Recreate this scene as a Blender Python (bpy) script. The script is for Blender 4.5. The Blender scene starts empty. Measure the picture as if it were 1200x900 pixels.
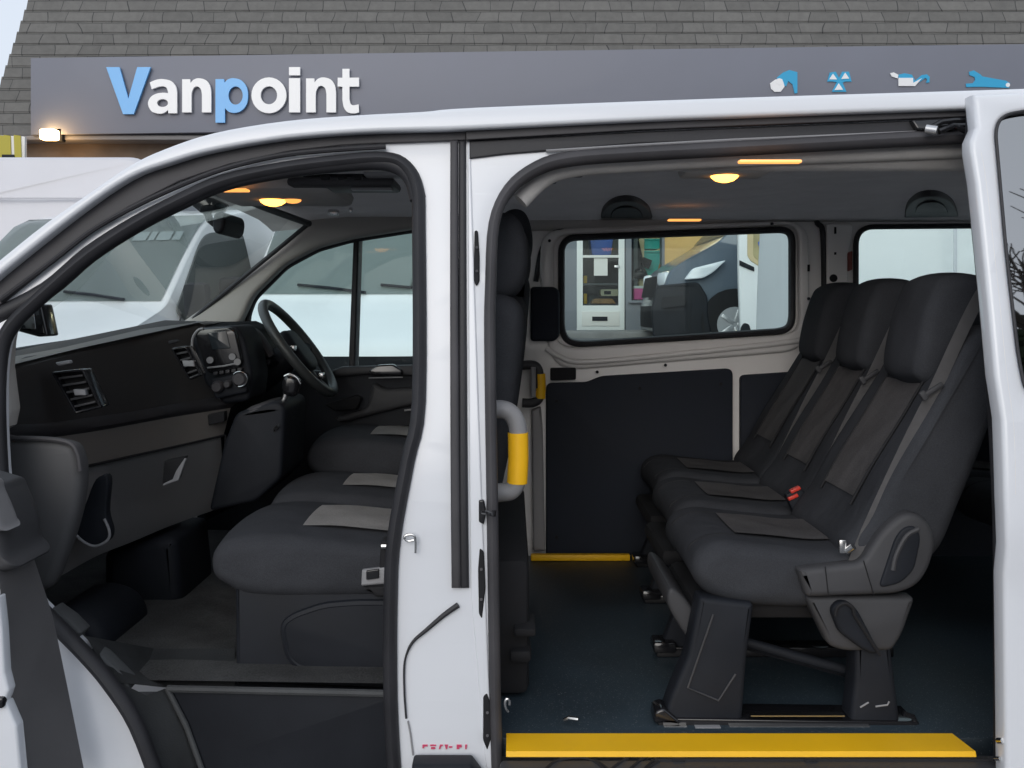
import bpy, bmesh, math, random
from mathutils import Vector, Matrix
random.seed(7)
R = math.radians
sc = bpy.context.scene
COL = sc.collection
# ------------------------------------------------------------------ camera, world, sun, exposure
CAMY, CAMZ, F = -2.0, 1.47, 1140.0
cam = bpy.data.cameras.new('camera'); camo = bpy.data.objects.new('camera', cam); COL.objects.link(camo)
camo.location = (0, CAMY, CAMZ); camo.rotation_euler = (R(90), 0, 0)
cam.sensor_width = 36; cam.lens = 36 * F / 1200; cam.shift_y = -90 / 1200
cam.clip_start = 0.05; cam.clip_end = 2000
sc.camera = camo
w = bpy.data.worlds.new('World'); sc.world = w; w.use_nodes = True
nt = w.node_tree; bg = nt.nodes['Background']
sky = nt.nodes.new('ShaderNodeTexSky'); sky.sky_type = 'NISHITA'; sky.sun_disc = False
SUN_EL, SUN_AZ = 24, 195
sky.sun_elevation = R(SUN_EL); sky.sun_rotation = R(SUN_AZ)
sky.dust_density = 4; sky.air_density = 1.0; sky.ozone_density = 1.0
hs = nt.nodes.new('ShaderNodeHueSaturation'); hs.inputs['Saturation'].default_value = 0.42
nt.links.new(sky.outputs[0], hs.inputs['Color']); cl = nt.nodes.new('ShaderNodeMixRGB'); cl.inputs['Fac'].default_value = .7; cl.inputs['Color2'].default_value = (5.9, 6.5, 7.4, 1)   # even cloud layer
nt.links.new(hs.outputs[0], cl.inputs['Color1']); nt.links.new(cl.outputs[0], bg.inputs['Color'])
bg.inputs['Strength'].default_value = 0.15
sun = bpy.data.lights.new('sun', 'SUN'); suno = bpy.data.objects.new('sun', sun); COL.objects.link(suno)
sun.energy = 0.55; sun.angle = R(40); sun.color = (1, .985, .965)
az, el = R(SUN_AZ), R(SUN_EL)
sd = Vector((math.sin(az) * math.cos(el), math.cos(az) * math.cos(el), math.sin(el)))
suno.rotation_euler = sd.to_track_quat('Z', 'Y').to_euler(); suno.location = sd * 20
sc.view_settings.view_transform = 'Standard'; sc.view_settings.look = 'None'
sc.view_settings.exposure = -0.02; sc.view_settings.gamma = 1; sc.view_settings.use_curve_mapping = False
sc.cycles.max_bounces = 10; sc.cycles.transparent_max_bounces = 16; sc.cycles.diffuse_bounces = 6

# ------------------------------------------------------------------ materials
def mat(name, col, rough=.5, metal=0, bump=0, bscale=200, var=0, vscale=6, coat=0, spec=.5, emit=None, estr=0, bdist=.002):
    m = bpy.data.materials.new(name); m.use_nodes = True
    n = m.node_tree.nodes; l = m.node_tree.links; b = n['Principled BSDF']
    c = (*col, 1)
    b.inputs['Base Color'].default_value = c; b.inputs['Roughness'].default_value = rough
    b.inputs['Metallic'].default_value = metal; b.inputs['Coat Weight'].default_value = coat
    b.inputs['Coat Roughness'].default_value = .06; b.inputs['Specular IOR Level'].default_value = spec
    tc = n.new('ShaderNodeTexCoord')
    if var:
        t = n.new('ShaderNodeTexNoise'); t.inputs['Scale'].default_value = vscale; t.inputs['Detail'].default_value = 6
        l.new(tc.outputs['Object'], t.inputs['Vector'])
        rp = n.new('ShaderNodeValToRGB'); l.new(t.outputs['Fac'], rp.inputs[0])
        rp.color_ramp.elements[0].position = .3; rp.color_ramp.elements[1].position = .7
        rp.color_ramp.elements[0].color = (*[x * (1 - var) for x in col], 1)
        rp.color_ramp.elements[1].color = (*[min(1, x * (1 + var)) for x in col], 1)
        l.new(rp.outputs[0], b.inputs['Base Color'])
        mr = n.new('ShaderNodeMapRange'); mr.inputs[3].default_value = max(.02, rough - .08); mr.inputs[4].default_value = min(1, rough + .1)
        l.new(t.outputs['Fac'], mr.inputs[0]); l.new(mr.outputs[0], b.inputs['Roughness'])
    if bump:
        t2 = n.new('ShaderNodeTexNoise'); t2.inputs['Scale'].default_value = bscale; t2.inputs['Detail'].default_value = 3
        l.new(tc.outputs['Object'], t2.inputs['Vector'])
        bp = n.new('ShaderNodeBump'); bp.inputs['Strength'].default_value = bump; bp.inputs['Distance'].default_value = bdist
        l.new(t2.outputs['Fac'], bp.inputs['Height']); l.new(bp.outputs[0], b.inputs['Normal'])
    if emit:
        b.inputs['Emission Color'].default_value = (*emit, 1); b.inputs['Emission Strength'].default_value = estr
    return m

def glassmat(name, tint, refl=.012, maxr=.9):
    m = bpy.data.materials.new(name); m.use_nodes = True
    n = m.node_tree.nodes; l = m.node_tree.links; n.remove(n['Principled BSDF'])
    tr = n.new('ShaderNodeBsdfTransparent'); tr.inputs[0].default_value = (*tint, 1)
    gl = n.new('ShaderNodeBsdfGlossy'); gl.inputs['Roughness'].default_value = .015; gl.inputs['Color'].default_value = (1, 1, 1, 1)
    lw = n.new('ShaderNodeLayerWeight'); lw.inputs[0].default_value = .5
    p = n.new('ShaderNodeMath'); p.operation = 'POWER'; p.inputs[1].default_value = 5
    a = n.new('ShaderNodeMath'); a.operation = 'MULTIPLY_ADD'; a.inputs[1].default_value = maxr; a.inputs[2].default_value = refl
    mx = n.new('ShaderNodeMixShader')
    l.new(lw.outputs['Facing'], p.inputs[0]); l.new(p.outputs[0], a.inputs[0]); l.new(a.outputs[0], mx.inputs[0])
    l.new(tr.outputs[0], mx.inputs[1]); l.new(gl.outputs[0], mx.inputs[2]); l.new(mx.outputs[0], n['Material Output'].inputs[0])
    return m

WHITE = mat('white_paint', (.74, .76, .80), .30, coat=.5, bump=.05, bscale=900, bdist=.0005)
WHITE2 = mat('white_paint_parked', (.85, .86, .87), .35, var=.04, vscale=1.5, coat=.4)
GREYWHITE = mat('dull_white_paint', (.62, .62, .66), .4, var=.05, vscale=1.2, coat=.2)
SLATEPAINT = mat('grey_blue_paint', (.10, .13, .17), .3, var=.05, vscale=2, coat=.6)
RUBBER = mat('black_rubber', (.022, .022, .026), .55, bump=.25, bscale=500, var=.25, vscale=9)
RUBBER2 = mat('grey_rubber', (.055, .053, .058), .6, bump=.2, bscale=500, var=.2, vscale=7)
PLASTIC = mat('dark_plastic', (.014, .016, .021), .55, spec=.22, bump=.35, bscale=900, var=.25, vscale=5, bdist=.001)
CHARC = mat('charcoal_plastic', (.052, .052, .056), .55, spec=.35, bump=.35, bscale=900, var=.2, vscale=4, bdist=.001)
MIDGREY = mat('grey_plastic', (.26, .26, .27), .5, bump=.2, bscale=700, var=.1, vscale=6)
DOORGREY = mat('door_grey_plastic', (.20, .195, .20), .6, bump=.3, bscale=800, var=.08, vscale=4)
GLOSSBLK = mat('gloss_black', (.012, .012, .014), .15, coat=.3)
MATTBLK = mat('matt_black', (.008, .008, .010), .8, var=.3, vscale=8)
TRIMBLUE = mat('dark_wall_board', (.009, .013, .023), .75, bump=.3, bscale=600, var=.2, vscale=3)
def speckle(m, col2, scale=320, thr=.66):
    n = m.node_tree.nodes; l = m.node_tree.links; b = n['Principled BSDF']; src = b.inputs['Base Color'].links[0].from_socket
    tc = n.new('ShaderNodeTexCoord'); t = n.new('ShaderNodeTexNoise'); t.inputs['Scale'].default_value = scale; t.inputs['Detail'].default_value = 1; l.new(tc.outputs['Object'], t.inputs[0])
    r_ = n.new('ShaderNodeMapRange'); r_.inputs[1].default_value = thr; r_.inputs[2].default_value = thr + .06; l.new(t.outputs['Fac'], r_.inputs[0])
    mx = n.new('ShaderNodeMixRGB'); l.new(r_.outputs[0], mx.inputs[0]); l.new(src, mx.inputs[1]); mx.inputs[2].default_value = (*col2, 1); l.new(mx.outputs[0], b.inputs['Base Color'])
def fabric(name, col, scale=420, var=.25):
    m = mat(name, col, .95, var=0, spec=.06)
    n = m.node_tree.nodes; l = m.node_tree.links; b = n['Principled BSDF']
    tc = n.new('ShaderNodeTexCoord'); mp = n.new('ShaderNodeMapping'); mp.inputs['Scale'].default_value = (1, 1, 1)
    l.new(tc.outputs['Object'], mp.inputs[0])
    t1 = n.new('ShaderNodeTexNoise'); t1.inputs['Scale'].default_value = scale; t1.inputs['Detail'].default_value = 2
    t2 = n.new('ShaderNodeTexNoise'); t2.inputs['Scale'].default_value = 7; t2.inputs['Detail'].default_value = 5
    l.new(mp.outputs[0], t1.inputs['Vector']); l.new(mp.outputs[0], t2.inputs['Vector'])
    ad = n.new('ShaderNodeMath'); ad.operation = 'ADD'; l.new(t1.outputs['Fac'], ad.inputs[0]); l.new(t2.outputs['Fac'], ad.inputs[1])
    rp = n.new('ShaderNodeMapRange'); rp.inputs[1].default_value = .6; rp.inputs[2].default_value = 1.4
    rp.inputs[3].default_value = 1 - var; rp.inputs[4].default_value = 1 + var; l.new(ad.outputs[0], rp.inputs[0])
    mx = n.new('ShaderNodeVectorMath'); mx.operation = 'SCALE'; mx.inputs[0].default_value = col
    l.new(rp.outputs[0], mx.inputs['Scale']); l.new(mx.outputs[0], b.inputs['Base Color'])
    bp = n.new('ShaderNodeBump'); bp.inputs['Strength'].default_value = .5; bp.inputs['Distance'].default_value = .0015
    l.new(t1.outputs['Fac'], bp.inputs['Height'])
    t3 = n.new('ShaderNodeTexNoise'); t3.inputs['Scale'].default_value = 9; t3.inputs['Detail'].default_value = 2
    l.new(mp.outputs[0], t3.inputs['Vector'])
    bp2 = n.new('ShaderNodeBump'); bp2.inputs['Strength'].default_value = .8; bp2.inputs['Distance'].default_value = .012
    l.new(t3.outputs['Fac'], bp2.inputs['Height']); l.new(bp.outputs[0], bp2.inputs['Normal'])
    l.new(bp2.outputs[0], b.inputs['Normal'])
    return m
FABRIC = fabric('seat_fabric', (.046, .048, .054))
INSERT2 = fabric('pale_insert_fabric', (.48, .46, .445), 300)
INSERT = fabric('seat_insert_fabric', (.17, .163, .165), 300)
HEADL = fabric('headliner_fabric', (.50, .485, .47), 500, .08)
CARPET = fabric('floor_carpet', (.13, .13, .13), 250, .4)
PILLARG = mat('warm_grey_trim', (.36, .345, .325), .6, bump=.15, bscale=500, var=.06, vscale=4)
INNERW = mat('inner_painted_metal', (.83, .805, .785), .4, var=.05, vscale=3, coat=.2)
FLOORV = mat('vinyl_floor', (.021, .034, .045), .5, bump=.15, bscale=400, var=.35, vscale=3)
speckle(FLOORV, (.12, .13, .14))
DUSTY = mat('dusty_rubber_mat', (.062, .065, .068), .75, bump=.5, bscale=260, var=.4, vscale=5)
YELLOW = mat('yellow_strip', (.95, .52, .006), .5, bump=.15, bscale=900, var=.04, vscale=8)
STRAP = mat('belt_webbing', (.17, .165, .167), .7, bump=.5, bscale=900, var=.1, vscale=30)
CHROME = mat('bright_metal', (.6, .6, .6), .25, metal=1)
REDB = mat('red_plastic', (.65, .05, .03), .4)
REDINK = mat('red_ink', (.6, .06, .14), .6)
WPLAS = mat('white_plastic', (.75, .74, .70), .5)
LAMP = mat('warm_lamp_lens', (.9, .6, .3), .4, emit=(1, .40, .06), estr=7)
LAMP2 = mat('dim_lamp_lens', (.8, .5, .25), .4, emit=(1, .38, .08), estr=1.5)
GLASS = glassmat('clear_glass', (.89, .965, .95))
GLASSW = glassmat('clear_glass_shop', (.86, .9, .9))
PRIV = glassmat('privacy_glass', (.03, .03, .035), .38, .6)
DGLASS = mat('dark_vehicle_glass', (.33, .385, .375), .06, spec=.7)
DGLASS2 = mat('black_vehicle_glass', (.10, .112, .11), .05, spec=.7)
TYRE = mat('tyre_rubber', (.02, .02, .02), .8)
ALLOY = mat('wheel_silver', (.55, .56, .58), .35, metal=.6)
LIGHTGL = mat('headlight_lens', (.75, .8, .85), .1, coat=.5)

# ------------------------------------------------------------------ geometry helpers
def P(px, py, Y):                       # photo pixel (1200 x 900) at depth Y -> world point
    d = Y - CAMY
    return Vector(((px - 600) / F * d, Y, CAMZ - (py - 360) / F * d))
def fy(z):                              # tumblehome of the van's side
    t = max(0.0, z - 1.0)
    return .15 * (t / .95) ** 1.5
def S(px, py, off=0):                   # pixel -> point on the van's side skin
    Y = off
    for _ in range(8):
        p = P(px, py, Y); Y = fy(p.z) + off
    return P(px, py, Y)
def XZ(pts, Y): return [(P(x, y, Y).x, P(x, y, Y).z) for x, y in pts]
def SX(pts, off=0): return [(S(x, y, off).x, S(x, y, off).z) for x, y in pts]
def sm(pts, closed=False, res=6):       # Catmull-Rom
    pts = [Vector(p) for p in pts]; n = len(pts); out = []
    rng = range(n) if closed else range(n - 1)
    for i in rng:
        if closed: a, b, c, d = pts[(i - 1) % n], pts[i], pts[(i + 1) % n], pts[(i + 2) % n]
        else: a, b, c, d = pts[max(i - 1, 0)], pts[i], pts[i + 1], pts[min(i + 2, n - 1)]
        for k in range(res):
            t = k / res
            out.append(.5 * ((2 * b) + (c - a) * t + (2 * a - 5 * b + 4 * c - d) * t * t + (3 * b - a - 3 * c + d) * t ** 3))
    if not closed: out.append(pts[-1])
    return [tuple(p) for p in out]
def rrect(x0, y0, x1, y1, r, n=6):      # rounded rectangle
    o = []
    for cx, cy, a0 in ((x1 - r, y1 - r, 0), (x0 + r, y1 - r, 90), (x0 + r, y0 + r, 180), (x1 - r, y0 + r, 270)):
        for k in range(n + 1):
            a = R(a0 + 90 * k / n); o.append((cx + r * math.cos(a), cy + r * math.sin(a)))
    return o
def rpoly(pts, r, n=5):                 # polygon with rounded corners
    o = []; m = len(pts)
    for i in range(m):
        a, b, c = Vector(pts[i - 1]), Vector(pts[i]), Vector(pts[(i + 1) % m])
        ri = r[i] if isinstance(r, (list, tuple)) else r
        da, dc = (a - b), (c - b)
        la, lc = min(ri, da.length * .48), min(ri, dc.length * .48)
        p0, p1 = b + da.normalized() * la, b + dc.normalized() * lc
        for k in range(n + 1):
            t = k / n; o.append(tuple((1 - t) ** 2 * p0 + 2 * t * (1 - t) * b + t * t * p1))
    return o
W = {}
class MB:
    def __init__(s): s.bm = bmesh.new()
    def addmesh(s, me, mi=0, fn=None, cuts=None):
        b = bmesh.new(); b.from_mesh(me)
        bmesh.ops.remove_doubles(b, verts=b.verts, dist=1e-5)
        for z in cuts or []:
            bmesh.ops.bisect_plane(b, geom=b.verts[:] + b.edges[:] + b.faces[:], plane_co=(0, z, 0), plane_no=(0, 1, 0))
        if fn:
            for v in b.verts: v.co = fn(v.co.x, v.co.y, v.co.z)
        for f in b.faces: f.material_index = mi
        bmesh.ops.recalc_face_normals(b, faces=b.faces)
        t = bpy.data.meshes.new('t'); b.to_mesh(t); b.free()
        s.bm.from_mesh(t); bpy.data.meshes.remove(t)
    def fill(s, loops, thick, fn, bev=0, mi=0, cuts=None):
        cu = bpy.data.curves.new('t', 'CURVE'); cu.dimensions = '2D'; cu.fill_mode = 'BOTH'
        cu.extrude = max(0, thick / 2 - bev); cu.bevel_depth = bev; cu.bevel_resolution = 2; cu.offset = -bev
        for lp in loops:
            sp = cu.splines.new('POLY'); sp.points.add(len(lp) - 1); sp.use_cyclic_u = True
            for q, (x, y) in zip(sp.points, lp): q.co = (x, y, 0, 1)
        o = bpy.data.objects.new('t', cu); me = bpy.data.meshes.new_from_object(o)
        s.addmesh(me, mi, fn, cuts)
        bpy.data.objects.remove(o); bpy.data.curves.remove(cu); bpy.data.meshes.remove(me); return s
    def flat(s, pts, Y, thick=.02, bev=.004, mi=0, holes=()):      # pixel polygon standing at depth Y (front face)
        return s.fill([XZ(pts, Y)] + [XZ(h, Y) for h in holes], thick, lambda u, v, w_: Vector((u, Y + thick / 2 + w_, v)), bev, mi)
    def side(s, pts, off=0, thick=.03, bev=.004, mi=0, holes=(), extra=None):
        ex = extra or (lambda z: 0)
        return s.fill([SX(pts, off)] + [SX(h, off) for h in holes], thick,
                      lambda u, v, w_: Vector((u, fy(v) + off + ex(v) + thick / 2 + w_, v)), bev, mi, [.4 + .06 * i for i in range(27)])
    def puff(s, prof, y0, y1, r, crown=0, res=5, mi=0, seg=5, mid=6, smooth=True, xf=None):
        pts = [Vector(p) for p in (sm(prof, True, res) if smooth else prof)]
        ar = sum(pts[i - 1].x * pts[i].y - pts[i].x * pts[i - 1].y for i in range(len(pts)))
        if ar < 0: pts.reverse()
        n = len(pts); nr = []
        for i in range(n):
            t = (pts[(i + 1) % n] - pts[i - 1]); t.normalize(); nr.append(Vector((t.y, -t.x)))
        rings = []
        for k in range(seg + 1):
            a = R(90 * k / seg); rings.append((y0 + r * (1 - math.cos(a)), -r * (1 - math.sin(a))))
        for k in range(1, mid):
            t = k / mid; rings.append((y0 + r + (y1 - y0 - 2 * r) * t, crown * (1 - (2 * t - 1) ** 2)))
        for k in range(seg, -1, -1):
            a = R(90 * k / seg); rings.append((y1 - r * (1 - math.cos(a)), -r * (1 - math.sin(a))))
        vs = []
        ce = sum(pts, Vector((0, 0))) / n
        sxx = sum((p.x - ce.x) ** 2 for p in pts); szz = sum((p.y - ce.y) ** 2 for p in pts); sxz = sum((p.x - ce.x) * (p.y - ce.y) for p in pts)
        th = .5 * math.atan2(2 * sxz, sxx - szz); e1 = Vector((math.cos(th), math.sin(th))); e2 = Vector((-e1.y, e1.x))
        hu = max(abs((p - ce).dot(e1)) for p in pts); hv = max(abs((p - ce).dot(e2)) for p in pts)
        for y, e in rings:
            row = []
            for p, q in zip(pts, nr):
                if e < 0:
                    u_, v_ = (p - ce).dot(e1), (p - ce).dot(e2)
                    g_ = ce + e1 * u_ * max(.15, 1 + e / hu) + e2 * v_ * max(.15, 1 + e / hv); c = Vector((g_.x, y, g_.y))
                else: c = Vector((p.x + q.x * e, y, p.y + q.y * e))
                row.append(s.bm.verts.new(xf(c) if xf else c))
            vs.append(row)
        fs = []
        for a, b in zip(vs, vs[1:]):
            for i in range(n): fs.append(s.bm.faces.new((a[i], a[(i + 1) % n], b[(i + 1) % n], b[i])))
        fs.append(s.bm.faces.new(vs[0][::-1])); fs.append(s.bm.faces.new(vs[-1]))
        for f in fs: f.material_index = mi
        bmesh.ops.recalc_face_normals(s.bm, faces=fs); return s
    def tube(s, path, r, closed=False, n=10, flat=1.0, mi=0, up=Vector((0, 1, 0))):
        pts = [Vector(p) for p in path]; m = len(pts); rows = []
        for i in range(m):
            if closed: t = pts[(i + 1) % m] - pts[i - 1]
            else: t = pts[min(i + 1, m - 1)] - pts[max(i - 1, 0)]
            t.normalize(); a = up - t * up.dot(t)
            if a.length < 1e-4: a = Vector((1, 0, 0)) - t * t.x
            a.normalize(); b = t.cross(a)
            ri = r[i] if isinstance(r, (list, tuple)) else r
            rows.append([s.bm.verts.new(pts[i] + (a * math.cos(2 * math.pi * k / n) * flat + b * math.sin(2 * math.pi * k / n)) * ri) for k in range(n)])
        fs = []
        for i in range(m if closed else m - 1):
            A, B = rows[i], rows[(i + 1) % m]
            for k in range(n): fs.append(s.bm.faces.new((A[k], A[(k + 1) % n], B[(k + 1) % n], B[k])))
        if not closed: fs.append(s.bm.faces.new(rows[0][::-1])); fs.append(s.bm.faces.new(rows[-1]))
        for f in fs: f.material_index = mi
        bmesh.ops.recalc_face_normals(s.bm, faces=fs); return s
    def box(s, c, size, bev=.004, rot=None, mi=0, seg=2):
        b = bmesh.new(); bmesh.ops.create_cube(b, size=1)
        bmesh.ops.scale(b, vec=size, verts=b.verts)
        if bev: bmesh.ops.bevel(b, geom=b.edges[:], offset=min(bev, min(size) * .45), segments=seg, affect='EDGES', profile=.5)
        M = Matrix.Translation(c) @ (rot.to_4x4() if rot else Matrix.Identity(4))
        bmesh.ops.transform(b, matrix=M, verts=b.verts)
        me = bpy.data.meshes.new('t'); b.to_mesh(me); b.free(); s.addmesh(me, mi); bpy.data.meshes.remove(me); return s
    def cyl(s, a, b, r, r2=None, n=24, mi=0):
        a, b = Vector(a), Vector(b)
        up = Vector((0, 0, 1)) if abs((b - a).normalized().z) < .9 else Vector((1, 0, 0))
        return s.tube([a, b], [r, r if r2 is None else r2], n=n, mi=mi, up=up)
    def quad(s, pts, mi=0):
        f = s.bm.faces.new([s.bm.verts.new(Vector(p)) for p in pts]); f.material_index = mi; return s
    def grid(s, rows, mi=0, thick=0):
        vs = [[s.bm.verts.new(Vector(p)) for p in r_] for r_ in rows]; fs = []
        for a, b in zip(vs, vs[1:]):
            for i in range(len(a) - 1):
                f = s.bm.faces.new((a[i], a[i + 1], b[i + 1], b[i])); f.material_index = mi; fs.append(f)
        if thick: bmesh.ops.solidify(s.bm, geom=fs, thickness=thick)
        return s
    def ribbon(s, path, wid, nrm, thick=.002, mi=0):
        pts = [Vector(p) for p in path]; m = len(pts); L, Rr = [], []
        for i in range(m):
            t = (pts[min(i + 1, m - 1)] - pts[max(i - 1, 0)]).normalized()
            a = t.cross(Vector(nrm)).normalized() * wid / 2; L.append(pts[i] + a); Rr.append(pts[i] - a)
        return s.grid([L, Rr], mi, thick)
    def lathe(s, prof, c, axis='Z', n=24, mi=0):
        rows = []
        for r_, h in prof:
            row = []
            for k in range(n):
                a = 2 * math.pi * k / n; x, y = r_ * math.cos(a), r_ * math.sin(a)
                v = {'Z': (x, y, h), 'Y': (x, h, y), 'X': (h, x, y)}[axis]
                row.append(s.bm.verts.new(Vector(c) + Vector(v)))
            rows.append(row)
        fs = []
        for A, B in zip(rows, rows[1:]):
            for k in range(n): fs.append(s.bm.faces.new((A[k], A[(k + 1) % n], B[(k + 1) % n], B[k])))
        fs.append(s.bm.faces.new(rows[0][::-1])); fs.append(s.bm.faces.new(rows[-1]))
        for f in fs: f.material_index = mi
        bmesh.ops.recalc_face_normals(s.bm, faces=fs); return s
    def build(s, name, mats, parent=None, ang=38, smooth=True):
        me = bpy.data.meshes.new(name); bm = s.bm
        lo = Vector((min(v.co[i] for v in bm.verts) for i in range(3))); hi = Vector((max(v.co[i] for v in bm.verts) for i in range(3)))
        c = (lo + hi) / 2
        if parent is None: c.z = lo.z
        for v in bm.verts: v.co -= c
        bm.to_mesh(me); bm.free()
        for m in (mats if isinstance(mats, (list, tuple)) else [mats]): me.materials.append(m)
        if smooth:
            for p in me.polygons: p.use_smooth = True
            me.set_sharp_from_angle(angle=R(ang))
        o = bpy.data.objects.new(name, me); COL.objects.link(o); W[o] = c.copy()
        if parent:
            o.parent = parent; o.location = c - W[parent]
        else: o.location = c
        return o
def tag(o, label=None, cat=None, group=None, kind=None):
    if label: o['label'] = label
    if cat: o['category'] = cat
    if group: o['group'] = group
    if kind: o['kind'] = kind
    return o
def empty(name, loc, label, cat, group=None, rot=None):
    o = bpy.data.objects.new(name, None); COL.objects.link(o); o.location = loc; o.empty_display_size = .2
    W[o] = Vector(loc)
    if rot: o.rotation_euler = rot; W[o] = Vector((0, 0, 0))
    return tag(o, label, cat, group)
def kids(o): return [c for c in COL.objects if c.parent == o]
def copy_tree(o, parent, d=Vector((0, 0, 0)), top=True):
    c = o.copy(); COL.objects.link(c); c.parent = parent
    if top: c.location = o.location + d
    W[c] = W[o] + d
    for k in kids(o): copy_tree(k, c, d, False)
    return c

# ------------------------------------------------------------------ ground
def gz(y): return 0 if y < 2.4 else (1.05 * (y - 2.4) / 8.1 if y < 10.5 else 1.05)
ASPH = mat('asphalt', (.17, .17, .175), .9, bump=.6, bscale=180, var=.25, vscale=3, bdist=.006)
CONC = mat('pavement_concrete', (.26, .255, .25), .85, bump=.4, bscale=60, var=.15, vscale=4)
m_ = MB(); ys = [-400, -60, -10, 0, 2.2, 2.4, 2.8, 4, 6, 8, 10, 10.4, 10.5, 11, 20, 60, 600]
xs = [-400, -60, -20, -10, -5, 0, 5, 10, 20, 60, 400]
m_.grid([[(x, y, gz(y)) for x in xs] for y in ys]); g = m_.build('ground', ASPH); tag(g, kind='structure')
m_ = MB(); m_.box((2, 11.55, 1.075), (26, .9, .13), .015); tag(m_.build('pavement', CONC), kind='structure')

# ------------------------------------------------------------------ dealership building
BY = 12.0
bld = empty('dealership_building', (0, BY, 1.05), 'dealership building with dark slate mansard roof, shop door and open garage bay', 'building')
def slate_mat():
    m = mat('roof_slate', (.16, .165, .155), .8); n = m.node_tree.nodes; l = m.node_tree.links; b = n['Principled BSDF']
    tc = n.new('ShaderNodeTexCoord'); sx = n.new('ShaderNodeSeparateXYZ'); cx = n.new('ShaderNodeCombineXYZ')
    l.new(tc.outputs['Object'], sx.inputs[0]); l.new(sx.outputs[0], cx.inputs[0]); l.new(sx.outputs[2], cx.inputs[1])
    nz = n.new('ShaderNodeTexNoise'); nz.inputs['Scale'].default_value = 2.2; nz.inputs['Detail'].default_value = 0; l.new(cx.outputs[0], nz.inputs[0])
    br = n.new('ShaderNodeTexBrick'); br.offset = .5; br.inputs['Scale'].default_value = 1
    br.inputs['Brick Width'].default_value = .36; br.inputs['Row Height'].default_value = .18; br.inputs['Mortar Size'].default_value = .006
    br.inputs['Color1'].default_value = (.125, .122, .115, 1); br.inputs['Color2'].default_value = (.155, .151, .142, 1); br.inputs['Mortar'].default_value = (.05, .05, .05, 1)
    dx = n.new('ShaderNodeVectorMath'); dx.operation = 'MULTIPLY_ADD'; l.new(nz.outputs['Color'], dx.inputs[0]); dx.inputs[1].default_value = (.26, 0.016, 0); l.new(cx.outputs[0], dx.inputs[2])
    l.new(dx.outputs[0], br.inputs['Vector'])
    n2 = n.new('ShaderNodeTexNoise'); n2.inputs['Scale'].default_value = 9; n2.inputs['Detail'].default_value = 8; n2.inputs['Roughness'].default_value = .7; l.new(tc.outputs['Object'], n2.inputs[0])
    mr = n.new('ShaderNodeMapRange'); mr.inputs[3].default_value = .68; mr.inputs[4].default_value = 1.32; l.new(n2.outputs[0], mr.inputs[0])
    vm = n.new('ShaderNodeVectorMath'); vm.operation = 'SCALE'; l.new(br.outputs[0], vm.inputs[0]); l.new(mr.outputs[0], vm.inputs['Scale']); l.new(vm.outputs[0], b.inputs['Base Color'])
    bp = n.new('ShaderNodeBump'); bp.inputs['Strength'].default_value = .8; bp.inputs['Distance'].default_value = .02; l.new(vm.outputs[0], bp.inputs['Height']); l.new(bp.outputs[0], b.inputs['Normal'])
    return m
SLATE = slate_mat()
zb = P(0, 157, BY).z; slope = .28
m_ = MB(); h = .18
rows = int(3.2 / h)
for k in range(rows):
    z0 = zb + k * h; y0 = BY + .1 + k * h * slope
    xl = P(0, 0, BY).x * 0 + (-7.65 + (k * h) * .17); xr = 9
    for x0, x1 in ((xl, -3), (-3, 2), (2, xr)):
        m_.quad([(x0, y0 - .014, z0), (x1, y0 - .014, z0), (x1, y0 + h * slope, z0 + h + .01), (x0, y0 + h * slope, z0 + h + .01)])
    m_.quad([(xl, y0 - .014, z0), (xr, y0 - .014, z0), (xr, y0 + .01, z0), (xl, y0 + .01, z0)])
m_.quad([(-7.65, BY + .1, zb), (-7.65 + 3.2 * .17, BY + .1 + 3.2 * slope, zb + 3.2), (-7.1, BY + 6, zb + 3.2), (-7.65, BY + 6, zb)])
m_.build('slate_roof', SLATE, bld, smooth=False)
SHOPGREY = mat('painted_render', (.19, .205, .23), .7, bump=.2, bscale=80, var=.06, vscale=2)
CREAM = mat('cream_wall', (.62, .50, .30), .8, bump=.2, bscale=60, var=.08, vscale=2)
BROWNW = mat('brown_wall', (.13, .105, .085), .8, bump=.5, bscale=30, var=.2, vscale=3)
DARKIN = mat('shop_interior', (.12, .12, .12), .8, var=.2, vscale=2)
# front wall with openings
WY = BY + .35
def pxz(pts): return pts
door_o = [(676, 200), (733, 200), (733, 387), (676, 387)]
win_o = [(740, 200), (776, 200), (776, 352), (740, 352)]
bay_o = [(779, 200), (1130, 200), (1130, 420), (779, 420)]
m_ = MB(); m_.flat([(-60, 157), (1450, 157), (1450, 420), (-60, 420)], WY, .25, 0, 0, [door_o, win_o, bay_o])
m_.build('wall', SHOPGREY, bld)
m_ = MB(); m_.flat([(30, 158), (470, 158), (470, 240), (30, 240)], WY - .03, .025, .002); m_.build('brown_panel', BROWNW, bld)
m_ = MB(); m_.box((0, BY + .3, zb - .06), (15, .7, .06), .005); m_.build('soffit', DOORGREY, bld)
m_ = MB(); m_.box((3.6, WY + 3.2, 2.6), (5.4, .1, 3.4), 0); m_.box((1.95, WY + 1.75, 2.6), (.08, 2.9, 3.4), 0); m_.box((6.3, WY + 1.75, 2.6), (.08, 2.9, 3.4), 0)
m_.build('garage_wall', CREAM, bld)
m_ = MB(); m_.box((1.3, WY + 1.6, 2.2), (1.1, .08, 2.4), 0); m_.box((.75, WY + .9, 2.2), (.06, 1.4, 2.4), 0); m_.box((1.85, WY + .9, 2.2), (.06, 1.4, 2.4), 0)
m_.build('shop_interior_wall', DARKIN, bld)
m_ = MB(); m_.box((1, WY + 1.7, 3.75), (16, 3.4, .1), 0); m_.build('garage_ceiling', WPLAS, bld)
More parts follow.
